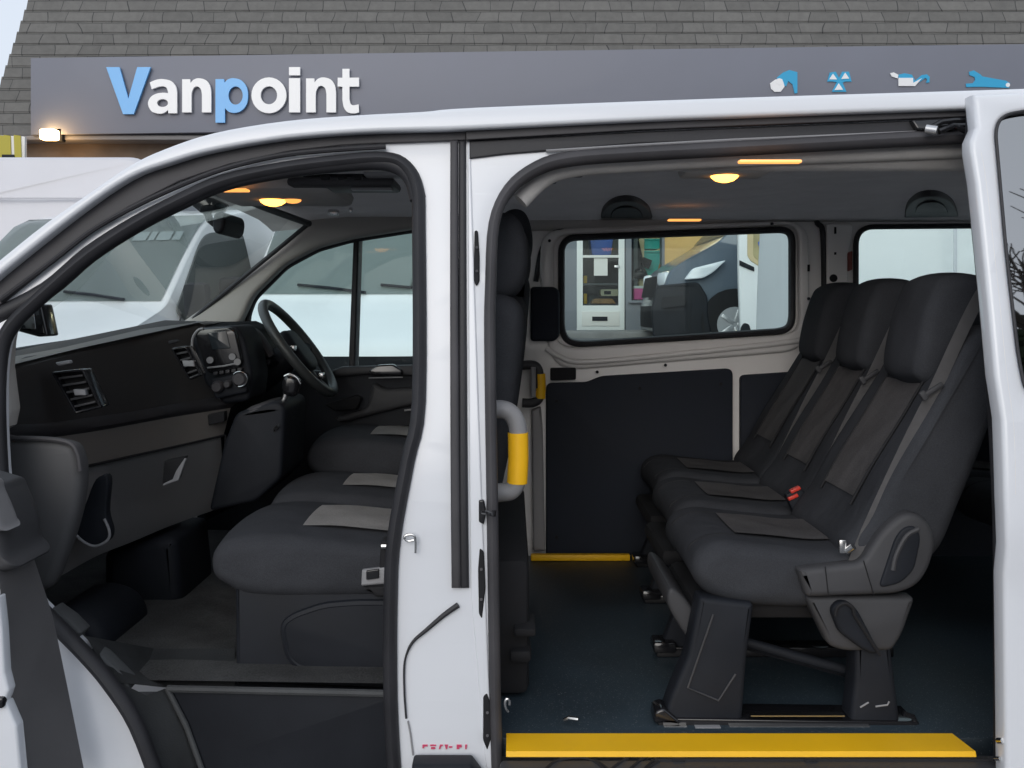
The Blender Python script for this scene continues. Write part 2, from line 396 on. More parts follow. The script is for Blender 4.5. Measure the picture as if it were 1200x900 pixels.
for x_ in (3.0, 5.0):
    m_ = MB(); m_.box((x_, WY + 1.6, 3.62), (1.2, .3, .06), .01); m_.build('ceiling_lamp', mat('tube_lamp', (.9, .85, .7), .5, emit=(1, .85, .6), estr=14), bld)
# shop door
m_ = MB(); m_.flat([(676, 200), (732, 200), (732, 387), (676, 387)], WY - .02, .07, .006, 0, [[(683, 204), (725, 204), (725, 358), (683, 358)]])
dr = m_.build('shop_door', mat('white_upvc', (.8, .82, .8), .35), bld)
m_ = MB(); m_.flat([(682, 365), (726, 365), (726, 382), (682, 382)], WY - .032, .011, .003); m_.build('lower_panel', WPLAS, dr)
m_ = MB(); m_.flat([(694, 371), (712, 371), (712, 376), (694, 376)], WY - .042, .009, .002); m_.build('letter_plate', PLASTIC, dr)
m_ = MB(); m_.flat([(720, 311), (726, 311), (726, 314), (720, 314)], WY - .05, .03, .003); m_.build('handle', CHROME, dr)
m_ = MB(); m_.flat([(683, 299), (725, 299), (725, 302), (683, 302)], WY - .018, .05, .003); m_.build('glazing_bar', WPLAS, dr)
m_ = MB(); m_.flat([(683, 204), (725, 204), (725, 358), (683, 358)], WY + .02, .006, 0); m_.build('pane', GLASSW, dr)
m_ = MB(); m_.flat([(740, 200), (776, 200), (776, 352), (740, 352)], WY + .03, .006, 0); m_.build('shop_window', GLASSW, bld)
m_ = MB(); m_.flat([(737, 352), (778, 352), (778, 355), (737, 355)], WY - .06, .12, .003); m_.build('window_sill', SHOPGREY, bld)
# sign
sgn = empty('shop_sign', P(600, 140, BY - .05), 'long grey fascia sign with blue and white lettering above the parked vans', 'sign')
FASC = mat('fascia_grey', (.172, .180, .218), .55, var=.04, vscale=1, coat=.1)
m_ = MB(); m_.flat([(36, 68), (1450, 48), (1450, 138), (36, 158)], BY - .12, .14, .004); m_.build('fascia', FASC, sgn)
BLUEL = mat('blue_acrylic', (.10, .40, .80), .3, coat=.3); WHITEL = mat('white_acrylic', (.85, .85, .85), .3, coat=.2); CYANL = mat('cyan_vinyl', (.03, .36, .62), .4)
SY = BY - .16
def ell(cx, cy, rx, ry, n=28): return [(cx + rx * math.cos(2 * math.pi * k / n), cy + ry * math.sin(2 * math.pi * k / n)) for k in range(n)]
GL = {
 'V': [[(0, 1), (.30, 1), (.5, .33), (.70, 1), (1, 1), (.62, 0), (.38, 0)]],
 'n': [[(0, 0), (0, .97), (.27, .97), (.285, .86)] + sm([(.285, .86), (.40, .96), (.58, 1.0), (.82, .94), (.96, .78), (1, .58)], res=4)[1:] + [(1, 0), (.68, 0)] + sm([(.68, .52), (.64, .68), (.52, .76), (.40, .72), (.33, .58), (.32, .46)], res=4) + [(.32, 0)]],
 'o': [ell(.5, .5, .5, .5), ell(.5, .5, .235, .25)],
 'p': [[(0, 0), (0, .98), (.26, .98), (.28, .90)] + sm([(.28, .90), (.40, .98), (.58, 1), (.80, .95), (.96, .80), (1, .61), (.96, .42), (.80, .27), (.58, .22), (.40, .25), (.29, .33)], res=4)[1:] + [(.29, 0)], ell(.62, .61, .22, .205)],
 'i': [[(0, 0), (0, .755), (1, .755), (1, 0)], [(0, .82), (0, 1), (1, 1), (1, .82)]],
 't': [[(.22, 1), (.55, 1), (.55, .80), (1, .80), (1, .60), (.55, .60)] + sm([(.55, .32), (.60, .22), (.72, .18), (.98, .20)], res=4) + [(1, .02)] + sm([(.85, -.0), (.62, 0), (.42, .04), (.28, .14), (.22, .30)], res=4) + [(.22, .60), (0, .60), (0, .80), (.22, .80)]],
 'a': [sm([(.06, .90), (.28, .98), (.52, 1), (.80, .94), (.96, .78), (1, .60)], res=4) + [(1, 0), (.70, 0), (.69, .10)] + sm([(.69, .10), (.55, .01), (.36, -.01), (.12, .06), (0, .27), (.08, .46), (.28, .57), (.52, .60), (.69, .59)], res=4)[1:] + sm([(.69, .62), (.64, .74), (.52, .79), (.34, .77), (.13, .70)], res=4), ell(.50, .30, .19, .115)],
}
def letter(ch, x0, y0, x1, y1, m):
    p0, p1 = P(x0, y1, SY), P(x1, y0, SY)
    loops = [[(p0.x + u * (p1.x - p0.x), p0.z + v * (p1.z - p0.z)) for u, v in lp] for lp in GL[ch]]
    mb = MB(); mb.fill(loops, .04, lambda u, v, w_: Vector((u, SY + w_, v)), 0); mb.build('letter', m, sgn)
for ch, a, b, c, d, m in (('V', 125, 79, 177, 134, BLUEL), ('a', 174, 93, 208, 133, WHITEL), ('n', 214, 92, 248, 132, WHITEL), ('p', 253, 92, 291, 144, BLUEL),
                          ('o', 295, 91, 336, 133, WHITEL), ('i', 339, 79, 352, 132, WHITEL), ('n', 359, 91, 394, 132, WHITEL), ('t', 396, 81, 421, 133, WHITEL)):
    letter(ch, a, b, c, d, m)
def icon(polys):
    mb = MB()
    for i, (pts, mi) in enumerate(polys):
        mb.flat([(900 + x / 4, 50 + y / 4) for x, y in pts], BY - .135 - .004 * i, .012, 0, mi)
    mb.build('icon', [CYANL, WHITEL], sgn)
def circ(cx, cy, r, n=20): return [(cx + r * math.cos(2 * math.pi * k / n), cy + r * math.sin(2 * math.pi * k / n)) for k in range(n)]
icon([([(40, 165), (70, 140), (100, 128), (138, 138), (138, 235), (125, 238), (115, 195), (95, 180), (85, 205), (60, 190)], 0),
      ([(10, 190), (35, 172), (66, 170), (72, 185), (78, 205), (60, 230), (30, 230), (14, 215)], 1), (circ(52, 182, 15), 1)])
icon([([(278, 182), (290, 140), (318, 136), (333, 165), (348, 136), (380, 136), (392, 182), (362, 182), (350, 188), (368, 230), (300, 230), (322, 186), (305, 182)], 0),
      ([(305, 145), (324, 172), (287, 172)], 1), ([(362, 140), (381, 168), (344, 170)], 1), ([(332, 190), (352, 220), (312, 222)], 1)])
icon([([(612, 150), (640, 143), (675, 150), (690, 178), (720, 152), (745, 148), (758, 160), (757, 186), (742, 188), (746, 172), (738, 164), (712, 184), (690, 190), (612, 190)], 0),
      ([(573, 143), (590, 139), (611, 150), (609, 168), (580, 158)], 1), ([(612, 165), (680, 165), (681, 188), (722, 166), (690, 203), (612, 203)], 1)])
icon([([(943, 136), (965, 130), (995, 148), (1005, 158), (1115, 178), (1135, 190), (1130, 212), (1000, 207), (930, 208), (928, 192), (960, 190), (972, 175), (968, 160), (945, 152)], 0), (circ(1125, 198, 10), 1)])
# wall lamp
lp = empty('wall_lamp', P(58, 165, BY - .2), 'glowing orange lamp under the left end of the grey sign', 'lamp')
c = P(58, 158, BY - .2); m_ = MB(); m_.box(c, (.23, .16, .15), .03); m_.build('lens', mat('glowing_bulb', (1, .8, .5), .4, emit=(1, .62, .25), estr=16), lp)
m_ = MB(); m_.box(c + Vector((0, .14, .02)), (.29, .12, .20), .02); m_.build('housing', PLASTIC, lp)
pl = bpy.data.lights.new('lamp_glow', 'POINT'); pl.energy = 9; pl.color = (1, .55, .2); pl.shadow_soft_size = .08
plo = bpy.data.objects.new('lamp_glow', pl); COL.objects.link(plo); plo.parent = lp; plo.location = Vector((.1, -.02, -.16))
# stock seen through the van's window
def thing(name, label, cat, mb, mats, group=None): return tag(mb.build(name, mats), label, cat, group)
BL = mat('blue_crate', (.03, .12, .55), .45); GR = mat('green_bin_plastic', (.05, .42, .36), .45); PK = mat('pink_card', (.75, .1, .32), .6); WD = mat('pine_board', (.45, .22, .07), .6, var=.25, vscale=14)
CARD = mat('beige_card', (.62, .55, .38), .7)
shY = WY + .55
sh = empty('shop_shelf', P(704, 360, shY + .2), 'dark shelf unit behind the white shop door', 'shelf')
for y in (300, 332, 356):
    m_ = MB(); m_.flat([(678, y), (731, y), (731, y + 2), (678, y + 2)], shY, .45, .003); m_.build('shelf_board', MIDGREY, sh)
m_ = MB(); m_.flat([(676, 210), (678, 210), (678, 390), (676, 390)], shY, .45, 0); m_.flat([(731, 210), (733, 210), (733, 390), (731, 390)], shY, .45, 0); m_.build('upright', MIDGREY, sh)
m_ = MB(); m_.flat(rpoly([(691, 276), (719, 276), (716, 299.5), (694, 299.5)], 3), shY - .02, .4, .01); thing('storage_crate', 'blue crate on the top shelf behind the white shop door', 'crate', m_, BL)
m_ = MB(); m_.flat([(696, 302), (712, 302), (712, 323), (696, 323)], WY + .008, .006, 0); thing('paper_notice', 'white paper notice taped inside the shop door glass', 'notice', m_, WPLAS)
m_ = MB(); m_.flat(rpoly([(704, 339), (725, 339), (725, 347), (704, 347)], 2), shY - .05, .3, .01); m_.flat([(708, 341), (716, 341), (716, 345), (708, 345)], shY - .056, .005, 0, 1); thing('stock_box', 'beige box with dark label behind the door glass', 'box', m_, [CARD, PLASTIC])
m_ = MB(); m_.flat(rpoly([(696, 350), (718, 350), (722, 356), (692, 356)], 2), shY - .05, .3, .01); thing('tool_case', 'brown case low behind the shop door glass', 'case', m_, WD)
for x in (685, 686): pass
m_ = MB(); m_.flat(rpoly([(684, 323), (688, 323), (688, 332), (684, 332)], 1), shY - .05, .06, .005); m_.flat(rpoly([(684, 344), (688, 344), (688, 356), (684, 356)], 1), shY - .05, .06, .005); thing('yellow_bottle_pair', 'yellow bottles at the left edge behind the shop door', 'bottles', m_, YELLOW)
m_ = MB(); m_.flat(rpoly([(753, 281), (774, 281), (773, 292), (754, 292)], 2), WY + .4, .3, .01); m_.flat([(753, 279.5), (775, 279.5), (775, 281.5), (753, 281.5)], WY + .38, .34, .004); thing('storage_bin', 'upper green plastic bin stacked in the shop window', 'bin', m_, GR, 'green bins in the shop window')
m_ = MB(); m_.flat(rpoly([(753, 296), (774, 296), (772, 352), (755, 352)], 2), WY + .4, .3, .01); m_.flat([(752, 293.5), (775, 293.5), (775, 296), (752, 296)], WY + .38, .34, .004); thing('storage_bin', 'lower taller green plastic bin standing in the shop window', 'bin', m_, GR, 'green bins in the shop window')
m_ = MB()
m_.tube([P(745, 283, WY + .25), P(750, 305, WY + .25), P(744, 330, WY + .25)], .05); m_.tube([P(752, 306, WY + .3), P(762, 310, WY + .3)], .07); m_.tube([P(743, 322, WY + .22), P(757, 322, WY + .22)], .06); m_.tube([P(745, 318, WY + .2), P(752, 312, WY + .2), P(759, 327, WY + .2)], .03)
thing('pressure_washer', 'dark pressure washer with hose in the shop window', 'washer', m_, MATTBLK)
m_ = MB(); m_.flat([(743, 337), (757, 337), (757, 351), (743, 351)], WY + .12, .15, .006); m_.flat([(743, 335), (757, 335), (757, 338), (743, 338)], WY + .115, .16, .003, 1); thing('cardboard_box', 'pink box with white top standing in the shop window', 'box', m_, [PK, WPLAS])
m_ = MB(); m_.flat([(763, 351.5), (770, 351.5), (779, 312), (773, 309)], WY + .2, .05, .004); thing('wooden_board', 'brown wooden board leaning beside the green bins', 'board', m_, WD)

# ------------------------------------------------------------------ parked vehicles
def wheel(par, x, y, r=.33, sgn_=-1):
    m = MB(); m.lathe([(r * .62, 0), (r * .95, .0), (r, .03), (r, .18), (r * .95, .21), (r * .62, .21)], (x, y if sgn_ < 0 else y - .21, r), 'Y', 28)
    t = m.build('wheel', TYRE, par)
    m = MB(); yy = y - .005 if sgn_ < 0 else y + .005
    m.lathe([(r * .64, 0), (r * .64, .02)], (x, yy - .01, r), 'Y', 28)
    for k in range(5):
        a = 2 * math.pi * k / 5
        m.box((x + math.cos(a) * r * .33, yy - .014, r + math.sin(a) * r * .33), (r * .5, .02, .05), .006, Matrix.Rotation(-a, 3, 'Y'))
    m.build('rim', ALLOY, t)
def van(name, label, loc, yaw, pitch=0, L=4.9, Wd=1.95, prof=None, paint=WHITE2, cat='van', group=None, gl=DGLASS, extra=None, side_glass=True, gr=(.66, .26)):
    root = empty(name, loc, label, cat, group, rot=(0, pitch, yaw))
    prof = prof or [(0, .28), (-.03, .55), (.02, .85), (.10, 1.0), (.45, 1.12), (.85, 1.24), (1.2, 1.58), (1.5, 1.84), (1.75, 1.93), (2.6, 1.96), (L - .15, 1.93), (L, 1.8), (L, .9), (L - .02, .3)]
    pr = rpoly(prof, [.05] * 3 + [.1] * 3 + [.05] + [.15] * 3 + [.12] + [.1] * (len(prof) - 11) if len(prof) >= 12 else .08)
    def xf(c):
        t = max(0, c.z - 1.0) / .95; k = 1 - .12 * t ** 1.4
        fr = max(0, 1.0 - max(0, c.x) / .7); k2 = 1 - .16 * fr ** 2
        return Vector((c.x, Wd / 2 + (c.y - Wd / 2) * k * k2, c.z))
    m = MB(); m.puff(pr, 0, Wd, .07, mid=10, smooth=False, xf=xf); m.build('body', paint, root, 30)
    def on_ws(u, v, e=0.012):      # on windscreen
        pl_ = [Vector(prof[k]) for k in (5, 6, 7, 8)]; ds = [(pl_[k + 1] - pl_[k]).length for k in range(3)]; q_ = (.04 + .90 * v) * sum(ds); k = 0
        while k < 2 and q_ > ds[k]: q_ -= ds[k]; k += 1
        t_ = (pl_[k + 1] - pl_[k]).normalized(); p = pl_[k] + t_ * q_ + Vector((-t_.y, t_.x)) * (e - .002)
        half = (Wd / 2) * (.935 - .065 * v)
        return Vector((p.x, Wd / 2 + (2 * u - 1) * half, p.y))
    m = MB(); m.grid([[on_ws(u / 12, v / 6) for u in range(13)] for v in range(7)], thick=-.01); m.build('windscreen', gl, root)
    def ysd(z):
        t = max(0, z - 1.0) / .95; return Wd / 2 - Wd / 2 * (1 - .12 * t ** 1.4)
    if side_glass:
        sg = rpoly([(.95, 1.18), (1.42, 1.70), (1.55, 1.77), (2.05, 1.77), (2.10, 1.10), (1.15, 1.06)], [.08, .1, .08, .08, .08, .08])
        for sd_ in (0, 1):
            m = MB(); m.fill([sg], .012, lambda u, v, w_: Vector((u, (ysd(v) - .006 + w_) if sd_ == 0 else Wd - ysd(v) + .006 - w_, v)), 0, 0, [1.0 + .1 * i for i in range(9)])
            m.build('side_window', DGLASS2 if gl is DGLASS else gl, root)
            s_ = -1 if sd_ == 0 else 1; yb = 0 if sd_ == 0 else Wd
            m = MB(); m.box((1.02, yb + s_ * .14, 1.27), (.10, .20, .27), .045); m.tube([(1.12, yb - s_ * .02, 1.18), (1.05, yb + s_ * .1, 1.2)], .03)
            wm = m.build('wing_mirror', PLASTIC, root)
    for x in (.88, L - .95):
        for yy, s_ in ((-.005, -1), (Wd + .005, 1)):
            wheel(root, x, yy, .33, s_)
            m = MB(); m.fill([circ(x, .36, .40, 24)], .02, lambda u, v, w_: Vector((u, (yy + s_ * (-.002)) + w_ - (0 if s_ < 0 else 0), max(v, .22))), 0); m.build('wheel_arch', MATTBLK, root)
    # grille, bumper, headlights, handles
    def fx(y, z, e=0):
        return e - .03 + .28 * abs((y - Wd / 2) / (Wd / 2)) ** 3 * .5
    m = MB(); m.grid([[(fx(Wd * (.2 + .6 * u / 8), 0, -.02) + (.05 if v else 0), Wd * (.2 + .6 * u / 8), gr[0] + gr[1] * v) for u in range(9)] for v in (0, 1)], thick=.02)
    m.build('grille', PLASTIC, root)
    m = MB(); m.grid([[(fx(Wd * (.1 + .8 * u / 8), 0, -.03), Wd * (.1 + .8 * u / 8), z) for u in range(9)] for z in (.28, .55)], thick=.03); m.build('bumper', PLASTIC, root)
    for a, b in ((.10, .2), (.8, .9)):
        m = MB(); m.box((.10, Wd * (a + b) / 2, .88), (.14, Wd * (b - a) + .06, .18), .05, Matrix.Rotation(R(14 if a < .5 else -14), 3, 'Z')); m.build('headlight', LIGHTGL, root)
    m = MB(); m.box((2.0, -.012, .98), (.16, .03, .035), .01); m.build('door_handle', PLASTIC, root)
    m = MB()
    for x in (1.0, 2.12, 3.2):
        m.box((x, -.001, .75), (.006, .006, .85), 0)
    m.box((2.6, -.006, .62), (3.0, .02, .09), .008); m.build('side_moulding', PLASTIC, root)
    if extra: extra(root, prof, Wd, ysd, on_ws)
    return root
def ex2(root, prof, Wd, ysd, on_ws):     # roof aerial, papers on the dash, wipers
    m = MB(); m.tube([(1.9, Wd / 2, 1.95), (2.1, Wd / 2, 2.0)], [.03, .008]); m.build('aerial', PLASTIC, root)
    m = MB()
    for u0 in (.16, .52): m.tube([on_ws(u0, .0, .03), on_ws(u0 + .16, .05, .03), on_ws(u0 + .3, .08, .03)], .012, n=6)
    m.build('wiper', PLASTIC, root)
    m = MB()
    for k, (u0, u1) in enumerate(((.05, .09), (.10, .17), (.18, .21), (.22, .29))): m.quad([on_ws(u0, .62, .018), on_ws(u1, .62, .018), on_ws(u1, .72, .018), on_ws(u0, .72, .018)])
    m.build('screen_sticker', mat('faded_sticker', (.30, .36, .36), .4), root)
v2 = van('parked_van', 'white van facing the camera, seen through the open van\'s windscreen', (-2.62, 4.15, gz(4.15)), R(75), R(-6), gr=(.45, .2), extra=ex2)
v2.scale = (1, 1, .94)
v3 = van('parked_van', 'white van with its bonnet right behind the driver\'s window', (-.12, 4.45, gz(4.45) + .04), R(90), R(-6), Wd=1.85, extra=ex2)
v3.scale = (1, 1, .92)
hp = [(0, .28), (-.03, .55), (.02, .85), (.10, 1.05), (.45, 1.2), (.80, 1.35), (1.2, 1.9), (1.45, 2.2), (1.75, 2.4), (2.6, 2.5), (5.75, 2.5), (5.9, 2.35), (5.9, .9), (5.88, .3)]
def ex1(root, prof, Wd, ysd, on_ws):
    m = MB(); m.box((3.6, ysd(2.05) - .012, 2.05), (4.2, .02, .02), .004); m.box((3.6, ysd(1.15) - .006, 1.15), (4.2, .02, .03), .004); m.build('side_crease', GREYWHITE, root)
v1 = van('high_roof_van', 'tall grey white high roof van at the left below the lamp', (-9.75, 8.2, gz(8.6) - .22), 0, 0, L=5.9, Wd=2.0, prof=hp, paint=GREYWHITE, extra=ex1)
def ex4(root, prof, Wd, ysd, on_ws):
    m = MB(); m.box((.60, ysd(1.5) - .004, 1.4), (.018, .014, 1.9), .004); m.box((.74, ysd(1.5) - .004, 1.4), (.012, .012, 1.9), .003); m.box((2.4, ysd(1.35) - .006, 1.35), (3.6, .016, .03), .005); m.build('side_crease', GREYWHITE, root)
    m = MB(); m.box((1.0, ysd(1.66) - .006, 1.66), (.42, .012, .20), .005); m.build('side_plate', WHITE2, root)
v4 = van('high_roof_van', 'plain white van side filling the rear quarter window', (1.95, 3.5, gz(4.3) - .05), R(4), 0, L=5.9, Wd=2.0, prof=[(0, .3), (0, .9), (0, 1.4), (0, 1.9), (0, 2.2), (.06, 2.38), (.2, 2.45), (1.0, 2.5), (1.5, 2.5), (4.2, 2.4), (4.45, 2.2), (5.1, 1.3), (5.8, 1.0), (5.88, .3)], side_glass=False, extra=ex4)
v4.scale = (1, 1, .92)
# dark van (bonnet to the left)
dp = [(0, .22), (-.02, .45), (.05, .75), (.12, .98), (.30, 1.10), (.72, 1.34), (1.1, 1.75), (1.45, 2.1), (1.75, 2.3), (2.6, 2.4), (5.2, 2.4), (5.3, 2.2), (5.3, .9), (5.28, .3)]
dkx = P(772, 0, 9.75).x
def exd(root, prof, Wd, ysd, on_ws):
    m = MB(); m.fill([rpoly([(-.06, .14), (-.09, .5), (-.02, .80), (.45, .84), (.56, .66), (.56, .45), (.62, .14)], .06)], .1, lambda u, v, w_: Vector((u, .16 * max(0, 1 - max(0, u) / .7) ** 2 * Wd / 2 + .02 + w_, v)), .02); m.build('bumper_corner', PLASTIC, root)
    m = MB(); m.fill([rpoly([(.02, .52), (.30, .56), (.26, .68), (.03, .66)], .03)], .02, lambda u, v, w_: Vector((u, .16 * max(0, 1 - max(0, u) / .7) ** 2 * Wd / 2 - .085 + w_, v)), .004); m.build('fog_light_recess', MATTBLK, root)
    m = MB(); m.fill([rpoly([(.28, .86), (.38, 1.0), (.78, 1.1), (.62, .95), (.5, .88)], .04)], .08, lambda u, v, w_: Vector((u, .16 * max(0, 1 - max(0, u) / .7) ** 2 * Wd / 2 - .01 + w_, v)), .015); m.build('side_headlight', LIGHTGL, root)
dk = van('delivery_van', 'grey blue van with black bumper outside the garage bay', (dkx, 9.6, gz(9.6)), 0, 0, L=5.3, Wd=2.0, prof=dp, paint=SLATEPAINT, extra=exd)
# white vehicle with door, right of the dark van
wx = P(866, 0, 8.6).x
wt = empty('white_minibus', (wx + 1.5, 9.2, gz(9)), 'white minibus, its open door with black side strip partly covering the grey blue van', 'minibus')
BYy = 8.55
m_ = MB(); m_.flat(rpoly([(948, 235), (1180, 235), (1200, 300), (1200, 392), (1190, 398), (948, 396)], 4), BYy + .05, 1.9, .05, 0, []); m_.build('body', WHITE2, wt)
m_ = MB(); m_.flat(rpoly([(865, 240), (946, 240), (946, 394), (868, 391), (866, 330)], 3), BYy, .09, .02, 0, []); m_.build('door', WHITE2, wt)
m_ = MB(); m_.flat(rpoly([(876, 262), (912, 262), (912, 322), (906, 322), (880, 306), (876, 300)], 3), BYy - .012, .03, .006); wn = m_.build('window', CREAM, wt)
m_ = MB(); m_.flat(rpoly([(883, 262), (911, 262), (911, 318), (887, 304), (883, 300)], 2), BYy - .018, .01, .002); m_.build('pane', mat('pane_cream', (.42, .36, .2), .1, var=.3, vscale=3), wn)
m_ = MB(); m_.flat(rpoly([(888, 283), (908, 283), (908, 299), (892, 299)], 2), BYy - .024, .01, .002); m_.build('blue_bag', BL, wt)
m_ = MB(); m_.flat([(867, 305), (884, 313), (884, 318), (867, 311)], BYy - .02, .03, .004); m_.build('side_strip', PLASTIC, wt)
m_ = MB(); m_.flat(rpoly([(903, 352), (912, 355), (911, 358), (903, 355)], 1), BYy - .03, .04, .004); m_.build('door_handle', PLASTIC, wt)
m_ = MB(); m_.flat([(930, 262), (931, 262), (931, 390), (930, 390)], BYy - .004, .01, 0); m_.build('door_seam', PLASTIC, wt)
m_ = MB(); m_.flat(rpoly([(868, 392), (868, 384), (872, 378), (878, 380), (881, 391)], 3), BYy - .012, .02, .002); m_.build('wheel_arch', PLASTIC, wt)
for x in (1150,):
    m_ = MB(); p = P(x, 392, BYy); r_ = .33; m_.lathe([(.2, 0), (r_, .01), (r_, .2), (.2, .21)], (p.x, BYy - .02, gz(9) + r_), 'Y', 24); m_.build('wheel', TYRE, wt)
# chevron board top-left
sb = empty('warning_board', P(12, 205, 10.9), 'yellow and white striped board at the left edge above the tall van', 'sign')
m_ = MB(); m_.flat([(-40, 156), (29, 160), (29, 188), (-40, 188)], 10.8, .06, .006); m_.build('board', WPLAS, sb)
m_ = MB()
for x in (-32, -18, -4, 4, 16): m_.flat([(x, 158), (x + 8, 159), (x + 9, 186), (x + 1, 186)], 10.785, .014, 0)
m_.build('stripe', mat('olive_yellow', (.42, .36, .03), .5), sb)
m_ = MB(); m_.flat([(-6, 187), (-2, 187), (-2, 420), (-6, 420)], 10.84, .05, .004); m_.flat([(2, 181), (16, 181), (18, 187), (2, 187)], 10.77, .05, .004); m_.build('post', PLASTIC, sb)

# ------------------------------------------------------------------ trees and hedge behind the camera (mirrored in the glass)
BARK = mat('bark', (.06, .05, .04), .9, var=.3, vscale=10); LEAFD = mat('evergreen', (.03, .045, .02), .8, var=.4, vscale=5)
def bare_tree(x, y, h, label):
    root = empty('bare_tree', (x, y, 0), label, 'tree', 'bare trees across the road')
    m = MB(); m.tube([(x, y, 0), (x + .05, y, h * .3), (x, y + .05, h * .5)], [h * .03, h * .022, h * .016], n=8); m.build('trunk', BARK, root)
    m = MB()
    def br(p, d, ln, r, lev):
        q = p + d * ln; m.tube([p, p + d * ln * .5 + Vector((random.uniform(-.05, .05) * ln,) * 3), q], [r, r * .8, r * .55], n=5)
        if lev:
            for _ in range(3):
                nd = (d + Vector((random.uniform(-.8, .8), random.uniform(-.8, .8), random.uniform(-.1, .6)))).normalized(); br(p + (q - p) * random.uniform(.5, 1), nd, ln * .68, r * .55, lev - 1)
    for k in range(6):
        a = k * 1.05; br(Vector((x, y, h * (.3 + .03 * k))), Vector((math.cos(a) * .7, math.sin(a) * .7, .9)).normalized(), h * .26, h * .011, 3)
    m.build('crown', BARK, root)
for i, (x, y, h, lb) in enumerate([(13, -19, 13.5, 'small bare tree mirrored in the rear door glass, nearest'), (17, -21, 15, 'taller bare tree mirrored in the rear door glass'), (23, -23, 14, 'bare tree mirrored at the far right of the door glass')]): bare_tree(x, y, h, lb)
m_ = MB()
for k in range(11000):
    x = random.uniform(6, 40); y = -26 + random.uniform(-1, 1); z = random.random() ** .8 * (8.6 + 1.2 * math.sin(x * 1.3) + .7 * math.sin(x * 3.1))
    s_ = random.uniform(.08, .26); a = random.uniform(0, 6.28)
    u = Vector((math.cos(a), math.sin(a), random.uniform(-.5, .5))) * s_; v = Vector((-math.sin(a) * .3, math.cos(a) * .3, 1)) * s_; c = Vector((x, y, z))
    m_.quad([c - u - v, c + u - v, c + u + v, c - u + v])
hd = m_.build('hedge', LEAFD, smooth=False); tag(hd, 'dark evergreen hedge across the road, mirrored in the door glass', 'hedge', kind='stuff')

# ================================================================== THE VAN
van_ = empty('passenger_van', (0.0, .9, 0), 'white passenger van in the foreground, front and sliding doors open on dark seats', 'van')
def part(name, mb, mats, ang=38, label=None, parent=None):
    o = mb.build(name, mats, parent or van_, ang)
    if label: o['label'] = label
    return o
# --- outer skin: cant rail and roof edge, front wing, sill
top = [(-150, 425), (-60, 352), (0, 303), (50, 263), (100, 228), (150, 194), (192, 174), (250, 155), (333, 141), (420, 134), (496, 130), (560, 125), (850, 114), (1140, 105), (1400, 97), (1700, 96)]
low = [(1700, 125), (1400, 122), (1140, 127), (850, 137), (750, 141), (545, 151), (496, 152.5), (420, 155), (333, 162), (250, 176), (200, 190), (150, 209), (87, 252), (0, 321), (-60, 372), (-140, 440)]
m = MB(); m.side(sm(top, res=4) + sm(low, res=4), 0, .045, .010); part('cant_rail', m, WHITE)
# roof skin and far side skin
def roofz(x): return S(600 + x / 2.16 * F, 0).z
rt = [S(px, py, .012) for px, py in sm(top, res=3)]
m = MB(); rows = []
for p in rt:
    wn_ = 1.74 - p.y
    rows.append([Vector((p.x, p.y + wn_ * t, p.z - .004 + .055 * math.sin(math.pi * t) ** .8 - (.0 if p.x > -.9 else 0))) for t in [i / 12 for i in range(13)]])
rows = [r for r in rows if r[0].x > -.80]
m.grid(rows, thick=.012); part('roof', m, WHITE)
# --- door aperture frame (painted flange) with two openings
hole1 = [(210, 1000), (190, 930), (160, 850), (128, 800), (98, 765), (62, 728), (30, 688), (6, 600), (-2, 500), (0, 420), (14, 382), (55, 342), (105, 299), (158, 264), (208, 237), (263, 213), (330, 198), (400, 189), (452, 186), (476, 196), (489, 222), (491, 270), (491, 470), (478, 540), (462, 630), (458, 700), (458, 820), (464, 930), (468, 1000)]
hole2 = [(584, 1000), (583, 930), (580, 800), (577, 600), (574, 400), (575, 335), (579, 262), (597, 222), (630, 197), (670, 186), (750, 180), (900, 172), (1140, 159), (1240, 157), (1262, 172), (1268, 300), (1240, 450), (1186, 600), (1186, 800), (1186, 930), (1186, 1000)]
fr = [(-170, 470), (-60, 372), (0, 326), (87, 258), (150, 214), (250, 181), (333, 167), (496, 157), (545, 155), (850, 141), (1140, 131), (1700, 128), (1700, 1010), (-170, 1010)]
h1, h2 = sm(hole1, True, 4), sm(hole2, True, 4)
m = MB(); m.side(fr, .045, .05, .006, 0, [h1, h2]); part('aperture_frame', m, WHITE)
# dark gap band above front door
gap = [(-100, 415), (0, 321), (87, 251), (150, 208), (250, 175), (333, 160), (420, 154), (496, 151), (546, 150), (546, 164), (496, 166), (440, 168), (400, 170), (340, 177), (270, 192), (210, 212), (150, 243), (100, 276), (0, 357), (-100, 450)]
m = MB(); m.side(gap, .034, .02, .003); part('drip_channel', m, RUBBER2)
line = [(0, 352), (60, 307), (105, 272), (150, 246), (205, 220), (262, 198), (330, 182), (400, 175), (452, 172)]
m = MB(); m.tube([S(x, y, .030) for x, y in sm(line, res=4)], .006, n=8); part('seal_lip', m, RUBBER)
# seals
m = MB(); m.tube([S(x, y, .045) for x, y in h1], [.0155] * len(h1), True, 10, 1.3); part('door_seal', m, RUBBER)
up_ = [S(x, y + 2, .050) for x, y in sm([(-10, 372), (55, 338), (105, 296), (158, 262), (208, 236), (263, 212), (330, 198), (400, 190), (446, 188), (470, 195), (484, 210), (490, 232)], res=4)]
m = MB(); m.tube(up_, .019, n=10); part('door_seal', m, RUBBER)
m = MB(); m.tube([S(x, y, .045) for x, y in h2], [.0125 + .005 * max(0, min(1, (240 - y) / 50)) for x, y in h2], True, 12, 1.3); part('sliding_door_seal', m, RUBBER2)
